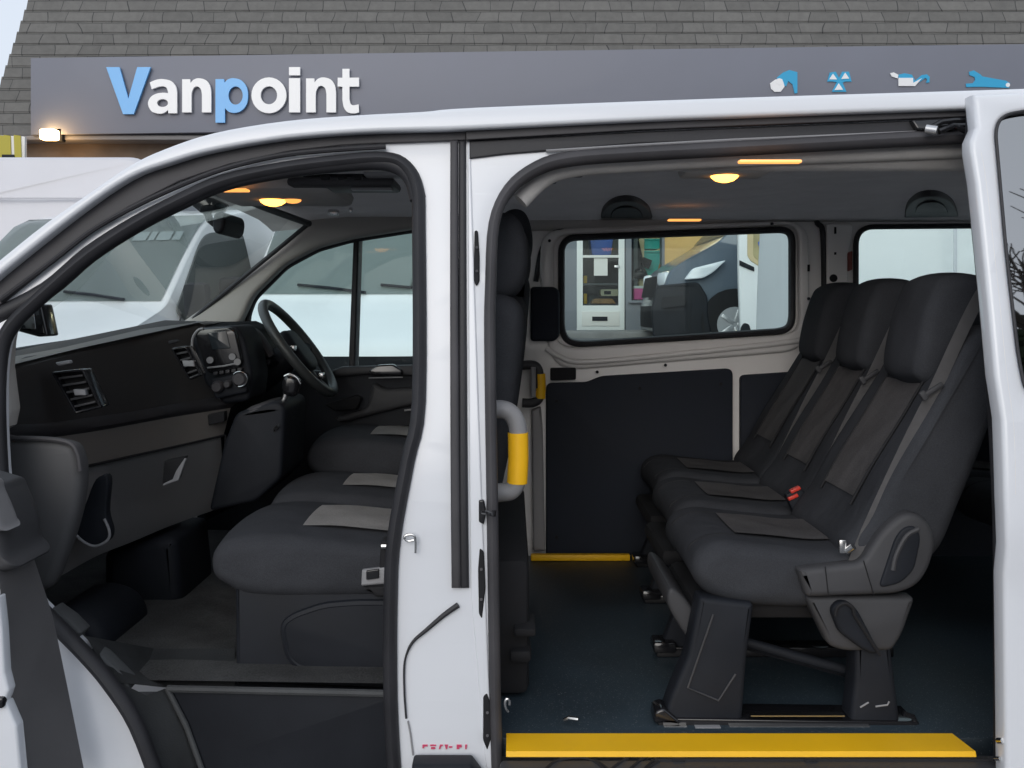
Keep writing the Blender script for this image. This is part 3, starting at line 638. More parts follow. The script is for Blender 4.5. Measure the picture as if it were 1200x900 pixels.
# sliding door rail above the opening
m = MB(); m.side([(546, 150), (750, 140), (1140, 127), (1400, 120), (1400, 130), (1140, 136), (750, 152), (546, 164)], .026, .02, .003); part('rail_cover', m, RUBBER2)
m = MB(); m.side([(550, 165), (750, 154), (1140, 138), (1400, 133), (1400, 154), (1140, 156), (750, 168), (590, 181), (550, 186)], .037, .02, .004); part('door_rail', m, RUBBER)
m = MB(); m.tube([S(x, y, .034) for x, y in [(640, 177), (750, 170), (860, 164), (1140, 152)]], .0035, n=6); part('rail_edge', m, MIDGREY)
m = MB(); m.side(rpoly([(1068, 140), (1100, 138), (1142, 137), (1142, 150), (1112, 155), (1075, 152)], 3), .02, .03, .005); m.tube([S(x, y, .0) for x, y in [(1090, 150), (1103, 143), (1118, 141), (1145, 141)]], .006, n=8); m.tube([S(x, y, -.002) for x, y in [(1100, 154), (1118, 147), (1130, 153), (1150, 154)]], .007, n=8)
m.tube([S(1085, 151, 0), S(1098, 153, -.01)], .010, n=10, mi=1); part('roller_arm', m, [GLOSSBLK, ALLOY])
# front pillar trims (two tone gasket)
for a, b, mm, off in ((527.5, 536.5, RUBBER2, .030), (537.5, 546, RUBBER, .034)):
    m = MB(); m.side([(a, 164), (b, 164), (b + 3.5, 690), (a + 1.5, 690)], off, .025, .006); part('pillar_trim', m, mm)
m = MB(); m.side([(548, 166), (551, 166), (577, 905), (570, 905), (552, 700)], .040, .02, .003); part('pillar_edge', m, WHITE)
m = MB(); m.tube([S(x, y, .040) for x, y in sm([(537, 709), (520, 721), (500, 738), (484, 752), (476, 768), (473.5, 785), (474, 815), (476, 842)], res=4)], [.0022 + .0042 * max(0, 1 - i / 16) for i in range(29)], n=8); part('pillar_gasket', m, RUBBER)
m = MB(); m.tube([S(x, y, .042) for x, y in [(484, 885), (481, 860), (478, 845)]], .002, n=6); m.tube([S(x, y, .043) for x, y in [(558, 690), (562, 780), (565, 830), (572, 900)]], .0018, n=6); part('panel_seam', m, MIDGREY)
for pts in ([(556, 270), (560, 270), (562, 300), (562, 330), (558, 336), (555, 328)], [(562, 642), (567, 646), (569, 690), (565, 726), (561, 720), (560, 668)], [(566, 816), (571, 812), (576, 830), (577, 862), (571, 880), (566, 868)]):
    m = MB(); m.side(rpoly(pts, 3), .038, .012, .003, 0)
    lp_ = part('latch_plate', m, MATTBLK)
    cx = sum(p[0] for p in pts) / len(pts)
    for t in (.3, .72):
        y0 = pts[0][1]; y1 = max(p[1] for p in pts); m = MB(); m.cyl(S(cx, y0 + (y1 - y0) * t, .036), S(cx, y0 + (y1 - y0) * t, .0325), .0032, n=10); m.build('screw', RUBBER2, lp_)
m = MB(); m.side(rpoly([(561, 586), (567, 586), (570, 600), (567, 615), (561, 612)], 2), .036, .014, .003); m.tube([S(566, 600, .03), S(572, 601, .01), S(579, 603, 0), S(579, 598, .0)], .005, n=8); part('door_striker', m, GLOSSBLK)
m = MB(); m.tube([S(x, y, .030) for x, y in sm([(487, 648), (487, 632), (484, 627), (477, 627), (474, 630), (478, 634), (485, 633)], res=4)], .0028, n=8); part('wire_loop', m, CHROME)
# small broken red stencil on the pillar foot
m = MB()
for pts in ([(495, 873), (501, 873), (501, 875), (497, 875), (497, 877), (495, 877)], [(504, 873), (511, 873), (511, 874.5), (504, 874.5)], [(505, 876), (510, 876), (510, 878), (505, 878)], [(514, 878), (515.5, 873), (519, 873), (519, 874.3), (517, 874.5), (516, 878)], [(521, 873), (525, 873), (524, 878), (522.5, 878)], [(526, 875), (530, 875), (530, 876.4), (526, 876.4)], [(535, 873), (541, 873), (541, 876), (538, 876), (538, 878), (535, 878)], [(545, 873), (547.5, 873), (546.5, 878), (545, 878)]):
    m.side(pts, .0425, .004, 0)
part('stencil_mark', m, REDINK)
m = MB(); m.side(rpoly([(482, 898), (552, 898), (567, 918), (567, 1000), (482, 1000)], 3), -.02, .06, .012); part('sill_cover', m, PLASTIC)
m = MB(); m.side([(-170, 1003), (1700, 1003), (1700, 1040), (-170, 1040)], -.03, .1, .01); part('side_skirt', m, PLASTIC)

# --- floor, sill tread, strips
FZ = .554
m = MB(); m.box((1.2, .83, FZ - .02), (2.48, 1.52, .04), .003); part('rear_floor', m, FLOORV)
m = MB(); m.quad([(-.012, -.002, FZ + .004), (.952, -.002, FZ + .004), (.942, .082, FZ + .004), (-.012, .082, FZ + .004)]); m.quad([(-.012, -.002, FZ + .004), (.952, -.002, FZ + .004), (.952, -.006, FZ - .006), (-.012, -.006, FZ - .006)])
part('step_strip', m, YELLOW)
m = MB(); m.box((.50, -.042, FZ - .04), (1.05, .075, .06), .01)
pl_ = part('sill_tread', m, CHARC)
m = MB()
def G(px, py): d = (CAMZ - (FZ - .010)) * F / (py - 360); return Vector(((px - 600) / F * d, d + CAMY, FZ - .010))
for pts in ([(636, 905), (652, 892), (680, 888), (700, 893), (716, 905)], [(676, 886), (692, 890), (706, 900), (708, 908)], [(712, 905), (725, 895), (738, 887)], [(735, 905), (747, 894), (757, 887)], [(752, 905), (762, 895), (772, 887)], [(755, 905), (772, 893), (800, 891), (1160, 891)]):
    m.tube([G(x, y) for x, y in sm(pts, res=4)], .0035, n=6)
m.build('tread_groove', MATTBLK, pl_)
for x in (795, 950):
    m = MB(); p = G(x, 891); m.box(p + Vector((0, 0, .001)), (.026, .012, .006), .001); m.build('tread_clip', MATTBLK, pl_)
m = MB(); fy_ = 1.52; a = P(622, 655, fy_).x; b = P(738, 655, fy_).x
m.box(((a + b) / 2, fy_, FZ + .012), (b - a, .03, .022), .004); part('step_strip', m, YELLOW)
m = MB(); m.tube([(.115, .135, FZ + .01), (.125, .128, FZ + .018), (.145, .12, FZ + .018)], .005, n=8); part('floor_hook', m, CHROME)
m = MB(); m.tube([S(x, y, .01) for x, y in sm([(596, 834), (593, 830), (592, 824), (594, 819), (597, 821), (597, 826)], res=4)], .0028, n=8); part('wire_loop', m, CHROME)

# --- far side: skin with windows
FYI = 1.62
win2 = rpoly([(658, 279), (920, 269), (928, 276), (928, 380), (918, 388), (672, 404), (658, 392)], [18, 10, 10, 14, 12, 22, 18], 8)
win3 = rpoly([(1003, 266), (1500, 262), (1500, 372), (1003, 372)], [22, 20, 20, 20], 8)
winc = rpoly([(288, 378), (298, 350), (336, 312), (373, 292), (413, 281), (483, 270), (560, 268), (560, 436), (500, 436), (310, 440)], [20, 8, 8, 8, 8, 8, 20, 20, 8, 8])
outer = [(225, 380), (283, 340), (335, 290), (380, 262), (440, 250), (560, 240), (1720, 236), (1720, 900), (225, 900)]
m = MB(); m.flat(outer, FYI, .05, .006, 0, [winc, win2, win3]); part('inner_side_panel', m, INNERW)
def grow(pts, e):
    c = Vector((sum(p[0] for p in pts) / len(pts), sum(p[1] for p in pts) / len(pts)))
    return [tuple(Vector(p) + (Vector(p) - c).normalized() * e) for p in pts]
m = MB(); m.flat([(100, 500), (225, 370), (283, 330), (335, 284), (380, 258), (440, 246), (560, 238), (1720, 232), (1720, 1000), (100, 1000)], FYI + .10, .04, .006, 0, [grow(winc, 2), grow(win2, 1), grow(win3, 2)]); part('outer_side_skin', m, WHITE)
# rounded press round the window
def at(pts, Y): return [P(x, y, Y) for x, y in pts]
m = MB(); m.tube(at(win2, FYI - .004), .013, True, 10, 1.4); m.tube(at(win2, FYI + .05), .012, True, 8, 1.5); part('window_seal', m, RUBBER)
m = MB(); m.flat(win2, FYI + .075, .005, 0); part('side_window', m, GLASS)
m = MB(); m.tube(at(win3, FYI - .004), .010, True, 10, 1.4); part('window_seal', m, RUBBER)
m = MB(); m.flat(win3, FYI + .075, .005, 0); part('side_window', m, GLASS)
m = MB(); m.flat(winc, FYI + .075, .005, 0); part('side_window', m, GLASS)
m = MB(); m.tube(at(winc, FYI - .004), .011, True, 10, 1.4); part('window_seal', m, RUBBER)
prs = rpoly([(640, 268), (930, 258), (948, 270), (950, 396), (930, 412), (664, 434), (644, 418), (630, 300)], [26, 18, 14, 18, 16, 24, 20, 30], 8)
m = MB(); m.flat(prs, FYI - .028, .03, .012, 0, [grow(win2, 9)]); part('window_surround', m, INNERW)
m = MB(); m.tube(at(sm([(640, 408), (656, 418), (680, 424), (760, 418), (930, 400), (948, 392)], res=5), FYI - .03), .011, n=10); part('panel_ridge', m, INNERW)
# door opening seal and C pillar
m = MB(); m.tube(at(sm([(628, 330), (636, 290), (655, 270), (690, 264), (800, 259), (940, 255), (958, 262), (965, 285), (965, 420), (962, 500)], res=5), FYI - .012), .010, n=10, flat=1.2); part('sliding_door_seal', m, RUBBER)
m = MB(); m.flat(rpoly([(969, 262), (1000, 262), (1000, 272), (994, 300), (994, 520), (969, 520)], 4), FYI - .03, .03, .008); pc = part('rear_pillar_trim', m, INNERW)
m = MB()
for x, y, w_, h_ in ((979, 270, 1.2, 4), (979, 297, 1.2, 1.5), (948, 314, 1.2, 4)): m.flat(rpoly([(x - w_, y - h_), (x + w_, y - h_), (x + w_, y + h_), (x - w_, y + h_)], .5), FYI - .033, .01, 0)
m.flat(circ(977, 326, 4.6, 18), FYI - .034, .01, .001); m.build('fixing_hole', MATTBLK, pc)
m = MB(); m.flat(rpoly([(994, 296), (999, 294), (999, 316), (994, 318)], 1), FYI - .036, .012, .002); m.build('warning_label', mat('faded_red', (.20, .05, .04), .6), pc)
for x, y in ((644, 282), (643, 411), (948, 350), (905, 262), (700, 436), (780, 428)):
    m = MB(); m.flat(circ(x, y, 1.8, 12), FYI - .034, .008, .001); part('trim_clip', m, PLASTIC)
for x, y in ((652, 470), (652, 630), (845, 450), (848, 600), (750, 455)):
    m = MB(); m.flat(circ(x, y, 2.0, 12), FYI - .036, .008, .001); part('trim_clip', m, MATTBLK)
# dark lower boards
m = MB(); m.flat(rpoly([(640, 449), (688, 448), (705, 441), (855, 432), (859, 436), (859, 658), (640, 658)], [8, 4, 6, 5, 5, 6, 6]), FYI - .032, .03, .006); part('side_board', m, TRIMBLUE)
m = MB(); m.flat(rpoly([(868, 440), (960, 434), (960, 658), (868, 658)], 6), FYI - .032, .03, .006); part('side_board', m, TRIMBLUE)
m = MB(); m.flat(rpoly([(970, 432), (1700, 425), (1700, 700), (970, 700)], 6), FYI - .036, .03, .006); part('side_board', m, TRIMBLUE)
m = MB(); m.flat(rpoly([(645, 431), (675, 431), (675, 445), (645, 446)], 2), FYI - .031, .012, .002); part('door_pull_recess', m, MATTBLK)
m = MB(); m.flat(rpoly([(622, 336), (650, 336), (656, 341), (656, 394), (650, 400), (622, 400)], 4), FYI - .06, .06, .012); part('pillar_pad', m, TRIMBLUE)
m = MB(); m.flat(rpoly([(623, 481), (634, 477), (636, 500), (639, 646), (625, 646)], 2), FYI - .06, .05, .008); part('pillar_strip', m, mat('strip_grey', (.30, .29, .29), .5, bump=.2, bscale=600))
# grab handles
def handle(path, Y, r, yel, name='grab_handle'):
    m = MB(); pts = sm(path, res=6); m.tube(at(pts, Y), r, n=14)
    h_ = part(name, m, MIDGREY if Y < 1 else CHARC)
    m = MB(); m.tube(at(yel, Y), r * 1.13, n=14); m.build('grip', YELLOW, h_); return h_
handle([(574, 480), (590, 480), (601, 487), (607, 503), (607, 530), (606, 560), (600, 574), (588, 577), (572, 578)], .16, .0205, [(607, 507), (607.5, 535), (606, 566)])
handle([(612, 428), (625, 428), (631, 434), (632, 450), (632, 466), (624, 472), (612, 472)], FYI - .1, .017, [(633, 438), (633.5, 452), (633, 467)])
m = MB(); m.flat(rpoly([(622, 430), (628, 430), (628, 466), (622, 466)], 1), FYI - .12, .02, .004); part('handle_plate', m, MIDGREY)

# --- headliner
m = MB(); rows = []
for x in [i * .1 for i in range(-9, 28)]:
    rows.append([Vector((x, .235 + (1.66 - .235) * t, 1.80 + (.02 * math.sin(math.pi * t) - .03 * max(0, 2 * abs(t - .5) - .75) / .25 * .6) - (0.10 * max(0, (-x - .62)) if x < -.62 else 0))) for t in [k / 14 for k in range(15)]])
rows = [[r[0] + Vector((0, -.022, .085 * min(1, max(.05, (r[0].x + .62) / .3)))), r[0] + Vector((0, -.016, .045 * min(1, max(.05, (r[0].x + .62) / .3)))), r[0] + Vector((0, -.008, .010))] + r for r in rows]
m.grid(rows, thick=-.015); part('headliner', m, HEADL, 60)
m = MB(); m.tube(at(sm([(600, 268), (622, 264), (700, 262), (960, 250), (1300, 246)], res=4), FYI - .01), .022, n=10); part('roof_edge_trim', m, HEADL)
m = MB(); m.tube([S(x, y, .10) for x, y in sm([(610, 236), (640, 208), (676, 197), (740, 192), (900, 184), (1300, 170)], res=4)], .020, n=10); part('roof_edge_trim', m, HEADL)
def ceil(px, py, z=1.797): d = (z - CAMZ) * F / (360 - py); return Vector(((px - 600) / F * d, d + CAMY, z))
p = ceil(848, 198)
m = MB(); m.box(p + Vector((.0, 0, -.004)), (.20, .11, .028), .012); lm = part('roof_lamp', m, HEADL)
m = MB(); m.lathe([(.034, .002), (.031, -.006), (.022, -.013), (.009, -.017), (.001, -.018)], p + Vector((.0, -.01, -.016)), 'Z', 24); m.build('lens', LAMP, lm)
p = ceil(902, 189.5, 1.785)
m = MB(); m.box(p + Vector((0, 0, 0)), (.135, .022, .007), .003); part('roof_lamp', m, LAMP2)
p = ceil(802, 258, 1.765); m = MB(); m.box(p, (.11, .03, .006), .002); part('roof_lamp', m, LAMP2)
for x, y in ((735, 246), (1092, 240)):  # flat dark panels stand in for ceiling recesses, their shade painted as dark colour
    pts = sm([(x - 32, y + 12), (x - 28, y - 2), (x - 14, y - 12), (x + 8, y - 13), (x + 24, y - 4), (x + 31, y + 11)], res=5)
    q = [ceil(a, b, 1.806) for a, b in pts]; m = MB()
    m.fill([[(p.x, p.y) for p in q]], .02, lambda u, v, w_: Vector((u, v, 1.806 + w_)), .004); sp_ = part('roof_recess_patch', m, CHARC)
    m = MB(); q = [ceil(x + (a - x) * .6, y + 3 + (b - y) * .5, 1.793) for a, b in pts]
    m.fill([[(p.x, p.y) for p in q]], .006, lambda u, v, w_: Vector((u, v, 1.793 + w_)), .001); m.build('recess_patch_core', PLASTIC, sp_)
for x, y in ((630, 212), (660, 204)):
    p = ceil(x, y); m = MB(); m.box(p, (.10, .05, .012), .006); part('ceiling_fixing', m, CHARC)
# closed rear of the van
for ya, yb in ((.10, .86), (.88, 1.66)):
    m = MB(); m.fill([rrect(ya, .50, yb, 1.85, .04), rrect(ya + .09, 1.15, yb - .09, 1.68, .06)], .04, lambda u, v, w_: Vector((2.45 + w_, u, v)), .006); rd_ = part('rear_door', m, INNERW)
    m = MB(); m.fill([rrect(ya + .09, 1.15, yb - .09, 1.68, .06)], .006, lambda u, v, w_: Vector((2.46 + w_, u, v)), 0); m.build('pane', GLASS, rd_)

# --- second and third row seats
SY0 = .15
def prof(pts): return pts
BACK = [(.735, .93), (.785, 1.00), (.84, 1.10), (.915, 1.22), (.985, 1.34), (1.025, 1.405), (1.075, 1.43), (1.12, 1.405), (1.115, 1.33), (1.06, 1.18), (1.0, 1.03), (.945, .915), (.85, .88), (.76, .89)]
CUSH = [(.415, .85), (.402, .885), (.418, .925), (.47, .946), (.56, .938), (.70, .925), (.83, .93), (.88, .91), (.87, .84), (.72, .80), (.53, .80), (.45, .822)]
HEAD = [(x_ + .004, z_) for x_, z_ in [(.945, 1.30), (.93, 1.33), (.945, 1.42), (.975, 1.51), (1.0, 1.54), (1.05, 1.548), (1.10, 1.54), (1.118, 1.51), (1.10, 1.42), (1.065, 1.32), (1.03, 1.295), (.975, 1.288)]]
def seat(x0, y0, wd, legs=True):
    def X(pts): return [(x + x0, z) for x, z in pts]
    yc = y0 + wd / 2
    def shoulder(c): return Vector((c.x, yc + (c.y - yc) * (1 - .20 * max(0, (c.z - 1.15) / .28) ** 1.6), c.z))
    m = MB(); m.puff(X(BACK), y0, y0 + wd, .045, crown=-.010, seg=6, mid=10, xf=shoulder); m.puff(X(CUSH), y0 + .004, y0 + wd - .004, .045, crown=-.005, seg=6, mid=10)
    s_ = part('passenger_seat', m, FABRIC, ang=60)
    m = MB(); m.puff(X(HEAD), y0 + .095, y0 + wd - .12, .036, crown=.006, seg=6, mid=8); hr = m.build('headrest', FABRIC, s_, 60)
    m = MB(); m.cyl((x0 + 1.02, y0 + .17, 1.25), (x0 + 1.03, y0 + .17, 1.32), .008, n=12); m.cyl((x0 + 1.02, y0 + .31, 1.25), (x0 + 1.03, y0 + .31, 1.32), .008, n=12); m.build('headrest_post', CHROME, s_)
    ya, yb = y0 + .12, y0 + wd - .11
    # grey inserts follow the cushion fronts
    fr_ = [(.80, 1.028), (.84, 1.10), (.915, 1.22), (.957, 1.292)]
    def strip(pts, off, ya, yb, cr, r_):
        v = [Vector((x, z)) for x, z in sm(pts, res=5)]; rows = []
        for i, p in enumerate(v):
            t = (v[min(i + 1, len(v) - 1)] - v[max(i - 1, 0)]).normalized(); row_ = []
            for k in range(7):
                yy = ya + (yb - ya) * k / 6; tt = (yy - y0 - r_) / (wd - 2 * r_); q = p + Vector((-t.y, t.x)) * (off + cr * (1 - (2 * tt - 1) ** 2))
                row_.append((q.x + x0, yy, q.y))
            rows.append(row_)
        mm = MB(); mm.grid(rows, thick=.002); return mm
    strip(fr_, .0065, ya, yb, -.009, .045).build('back_insert', INSERT, s_, 60)
    strip([(.52, .941), (.60, .935), (.70, .925), (.80, .929)],  .0065, ya, yb, -.004, .049).build('seat_insert', INSERT, s_, 60)
    # seams
    for yy in (ya, yb):
        m = MB(); m.tube([Vector((x + x0, yy, z)) + Vector((-.001, 0, .0)) for x, z in sm([(.79, 1.01), (.84, 1.10), (.915, 1.22), (.985, 1.34)], res=4)], .0035, n=6); m.build('piping', MATTBLK, s_)
    for yy in (ya - .012, yb + .012):
        tt = (yy - y0 - .049) / (wd - .098); cz = -.005 * (1 - (2 * tt - 1) ** 2)
        m = MB(); m.tube([Vector((x + x0, yy, z + cz - .001)) for x, z in sm([(.412, .90), (.418, .925), (.47, .946), (.56, .938), (.70, .925), (.80, .929)], res=4)], .0032, n=6); m.build('piping', MATTBLK, s_)
    # belt on the near shoulder
    m = MB(); pth = [(1.128, y0 + .11, 1.50), (1.10, y0 + .085, 1.525), (1.06, y0 + .06, 1.49), (1.01, y0 + .045, 1.405), (.95, y0 + .03, 1.29), (.88, y0 + .02, 1.16), (.80, y0 + .008, 1.00), (.755, y0 - .004, .905), (.748, y0 - .006, .875)]
    m.ribbon(sm([(a + x0, b, c) for a, b, c in pth], res=4), .027, (-.2, -1, .1), .002); bl = m.build('seat_belt', STRAP, s_, 60)
    m = MB(); q = Vector((.938 + x0, y0 + .02, 1.285)); rot = Matrix.Rotation(R(-32), 3, 'Y'); m.box(q, (.055, .010, .012), .004, rot); m.box(q + Vector((-.021, -.003, -.012)), (.014, .010, .022), .003, rot); m.build('belt_guide', CHARC, s_)
    if legs:                                                        # the buckle shows only beside the nearest seat
        q = Vector((.765 + x0, y0 + wd, .945)); rot = Matrix.Rotation(R(-25), 3, 'Y')
        m = MB(); m.box(q, (.05, .032, .085), .008, rot); bk = m.build('buckle', PLASTIC, s_)
        for dx_, dz_ in ((-.02, .022), (-.014, .041)):
            m = MB(); m.box(q + Vector((dx_, -.012, dz_)), (.028, .018, .009), .002, rot); m.build('buckle_button', REDB, s_)
    return s_
seat2 = seat(.055, SY0 + .92, .435, False); seat1 = seat(.03, SY0 + .46, .435, False); seat0 = seat(0, SY0, .445)
for s_ in (seat1, seat2): copy_tree(s_, van_, Vector((.93, 0, .0)))
# side cover, lever, legs of the nearest seat
sc0 = SY0 - .03
m = MB(); m.flat(rpoly([(936, 668), (1007, 660), (1014, 654), (1034, 622), (1058, 602), (1078, 602), (1094, 618), (1098, 640), (1090, 668), (1076, 688), (1052, 697), (946, 701)], [4, 4, 4, 14, 14, 12, 14, 16, 14, 14, 12, 6]), sc0, .06, .014); part('seat_side_cover', m, CHARC)
m = MB(); m.flat(rpoly([(1030, 690), (1050, 630), (1060, 618), (1074, 616), (1080, 630), (1072, 668), (1056, 684)], 9), sc0 - .006, .03, .005); sl = part('recline_panel', m, PLASTIC)
m = MB(); m.tube(at(sm([(1046, 668), (1050, 650), (1062, 628), (1076, 620)], res=5), sc0 - .004), .006, n=8); m.build('recline_lever', CHARC, sl)
m = MB(); m.tube(at([(967, 664), (971, 699)], sc0 - .001), .0012, n=6); m.tube(at([(1012, 657), (1024, 697)], sc0 - .001), .0012, n=6); part('panel_seam', m, MATTBLK)
m = MB(); m.flat(rpoly([(944, 700), (1074, 700), (1058, 745), (1046, 764), (990, 764), (972, 758)], 8), sc0 + .015, .05, .012); part('seat_hinge_cover', m, CHARC)
m = MB(); m.flat(rpoly([(974, 716), (982, 706), (996, 706), (1006, 716), (1030, 762), (1028, 768), (1014, 764), (984, 742)], 7), sc0 - .004, .03, .008); part('tilt_lever', m, PLASTIC)
m = MB(); m.tube(at(sm([(979, 722), (981, 712), (990, 707), (999, 712), (1001, 720)], res=5), sc0 - .008), .004, n=8); m.tube(at([(1001, 720), (1032, 768)], sc0 - .008), .004, n=6); part('lever_rim', m, MATTBLK)
m = MB(); m.flat(rpoly([(820, 700), (884, 708), (876, 770), (870, 850), (776, 848), (786, 818), (806, 770)], 5), sc0 + .02, .07, .012); lg = part('seat_leg', m, PLASTIC)
m = MB(); m.tube(at([(836, 720), (806, 806), (842, 821), (862, 790)], sc0 + .018), .0025, n=6); m.build('leg_crease', CHARC, lg)
m = MB(); m.flat(rpoly([(1003, 752), (1044, 752), (1050, 800), (1056, 851), (996, 851), (1002, 800)], 4), sc0 + .02, .07, .012); lg = part('seat_leg', m, PLASTIC)
m = MB(); m.tube(at([(1018, 823), (1008, 829)], sc0 + .018), .002, n=6); m.tube(at([(1026, 828), (1040, 826), (1042, 822)], sc0 + .018), .002, n=6); m.build('leg_clip', MIDGREY, lg)
for yy in (SY0 + .42, SY0 + .88, SY0 + 1.3):
    d_ = .03 * (yy - SY0) / .45
    m = MB(); m.fill([[(.46 + d_, .83), (.58 + d_, .83), (.55 + d_, .57), (.36 + d_, .57)]], .04, lambda u, v, w_: Vector((u, yy + w_, v)), .008); part('seat_leg', m, PLASTIC)
    m = MB(); m.fill([[(.80 + d_, .83), (.92 + d_, .83), (.96 + d_, .57), (.82 + d_, .57)]], .04, lambda u, v, w_: Vector((u, yy + w_, v)), .008); part('seat_leg', m, PLASTIC)
    m = MB(); m.box((.66 + d_, yy, FZ + .014), (.62, .06, .026), .004); m.box((.37 + d_, yy - .01, FZ + .03), (.06, .07, .03), .008); part('floor_rail', m, GLOSSBLK)
m = MB(); m.flat([(770, 842), (1074, 846), (1078, 853), (772, 853)], sc0 + .012, .09, .003); m.flat(rpoly([(766, 848), (768, 834), (778, 830), (800, 848)], 4), sc0 + .008, .06, .006); m.tube(at([(1058, 836), (1070, 840), (1076, 852)], sc0 + .02), .006, n=8); fr0 = part('floor_rail', m, GLOSSBLK)
m = MB(); m.flat([(880, 838.5), (990, 838.5), (990, 840), (880, 840)], sc0 + .005, .02, 0); m.flat([(778, 851), (805, 851), (805, 853), (778, 853)], sc0 + .002, .02, 0); m.flat([(855, 851.5), (1020, 851.5), (1020, 853), (855, 853)], sc0 + .002, .02, 0); m.build('rail_edge', CHROME, fr0)
m = MB(); m.flat([(815, 853), (845, 853), (845, 857), (815, 857)], sc0 - .004, .02, .001); part('rail_plate', m, MIDGREY)
m = MB(); m.tube([P(872, 752, sc0 + .12), P(935, 770, sc0 + .12), P(998, 787, sc0 + .12)], .012, n=10); m.tube([P(872, 757, sc0 + .14), P(998, 792, sc0 + .14)], .008, n=8); part('tilt_strut', m, PLASTIC)
m = MB(); m.box((.66, SY0 + .24, .78), (.50, .34, .05), .02); m.box((.66, SY0 + .7, .78), (.50, .36, .05), .02); m.box((.69, SY0 + 1.15, .78), (.50, .36, .05), .02); part('seat_pan', m, MATTBLK)
m = MB(); m.puff([(.36, .83), (.40, .80), (.46, .70), (.43, .68), (.36, .78)], SY0 + .06, SY0 + .40, .01); part('seat_pan_cover', m, CHARC)
m = MB(); m.cyl(P(992, 646, SY0 - .01), P(1000, 640, SY0 - .02), .008, n=10); m.box(P(987, 640, SY0 - .008), (.016, .012, .03), .003); part('belt_anchor', m, CHROME)

# --- front seats
FB = [(-.27, .90), (-.235, .96), (-.20, 1.10), (-.15, 1.30), (-.10, 1.46), (-.04, 1.50), (.015, 1.47), (.02, 1.38), (-.01, 1.15), (-.05, .95), (-.09, .84), (-.2, .84)]
FC = [(-.655, .825), (-.690, .855), (-.690, .905), (-.65, .938), (-.55, .946), (-.42, .934), (-.30, .924), (-.2, .92), (-.16, .88), (-.2, .81), (-.45, .798), (-.60, .802)]
FH = [(-.075, 1.50), (-.09, 1.56), (-.07, 1.66), (-.03, 1.695), (.015, 1.68), (.035, 1.60), (.02, 1.52), (-.03, 1.485)]
def fseat(y0, wd, dx, dz, name):
    def X(pts): return [(x + dx, z + dz) for x, z in pts]
    m = MB(); m.puff(X(FB), y0, y0 + wd, .05, crown=.008, mid=8); m.puff(X(FC), y0, y0 + wd, .045, crown=.010, seg=6, mid=8); s_ = part(name, m, FABRIC, ang=60)
    m = MB(); m.puff(X(FH), y0 + .07, y0 + wd - .07, .04, crown=.006); m.build('headrest', FABRIC, s_, 60)
    m = MB()
    for t in (.36, .64): m.cyl((-.02 + dx, y0 + wd * t, 1.44 + dz), (-.02 + dx, y0 + wd * t, 1.52 + dz), .009, n=12)
    m.build('headrest_post', CHROME, s_)
    ya, yb = y0 + .105, y0 + wd - .1; rows = []
    for k in range(9):
        t = k / 8; x = -.50 + .26 * t + dx
        zz = .9400 - .10 * max(0, (x - dx + .42)) ** 1 + .004; rows.append([(x, ya + (yb - ya) * q / 6, zz + dz + .010 * (1 - (2 * (ya + (yb - ya) * q / 6 - y0 - .055) / (wd - .11) - 1) ** 2)) for q in range(7)])
    m = MB(); m.grid(rows, thick=.004); m.build('seat_insert', INSERT2, s_, 60)
    return s_
fseat(1.12, .44, .03, .10, 'driver_seat'); fseat(.68, .40, .015, .012, 'front_passenger_seat'); fseat(.22, .445, 0, 0, 'front_passenger_seat')
# base box of the double seat
m = MB(); m.flat(rpoly([(275, 672), (520, 676), (520, 814), (276, 803)], 4), .235, .80, .01); sb_ = part('seat_base', m, PLASTIC)
rc = rpoly([(333, 732), (346, 722), (380, 710), (420, 707), (520, 707), (520, 790), (360, 784), (340, 772)], [10, 10, 14, 10, 4, 4, 14, 14])
m = MB(); m.tube(at(rc, .236), .011, True, 8); m.build('recess_rim', PLASTIC, sb_)
m = MB(); m.flat(rc, .226, .02, .002); m.build('recess_panel', PLASTIC, sb_)
m = MB(); m.flat(rpoly([(424, 668), (458, 664), (458, 684), (423, 687)], 2), .21, .03, .004); bb = part('belt_buckle', m, MIDGREY)
m = MB(); m.flat(rpoly([(429, 669), (444, 667), (444, 678), (429, 680)], 1.5), .205, .02, .002); m.build('buckle_slot', GLOSSBLK, bb)
m = MB(); m.flat(rpoly([(425, 688), (460, 686), (462, 700), (440, 700)], 3), .216, .06, .006); m.flat(rpoly([(446, 634), (462, 634), (462, 668), (444, 668)], 3), .212, .05, .006); part('seat_hinge', m, MATTBLK)
m = MB(); m.tube(at([(447, 640), (456, 640)], .205), .006, n=8); part('seat_bolt', m, CHROME)
m = MB(); m.box((-.03, .75, .72), (.14, .95, .32), .02); m.box((.02, .3, .66), (.05, .1, .03), .01); m.box((.03, .3, .72), (.05, .12, .02), .006); part('seat_back_base', m, MATTBLK)
# silver belt pieces beside the front headrests
m = MB(); m.ribbon(at([(595, 332), (599, 345), (600, 358)], .5), .012, (0, -1, 0), .003); part('belt_tongue', m, CHROME)
m = MB(); m.ribbon(at([(611, 327), (610, 338), (609, 348)], .62), .022, (0, -1, 0), .003); part('belt_tongue', m, CHROME)

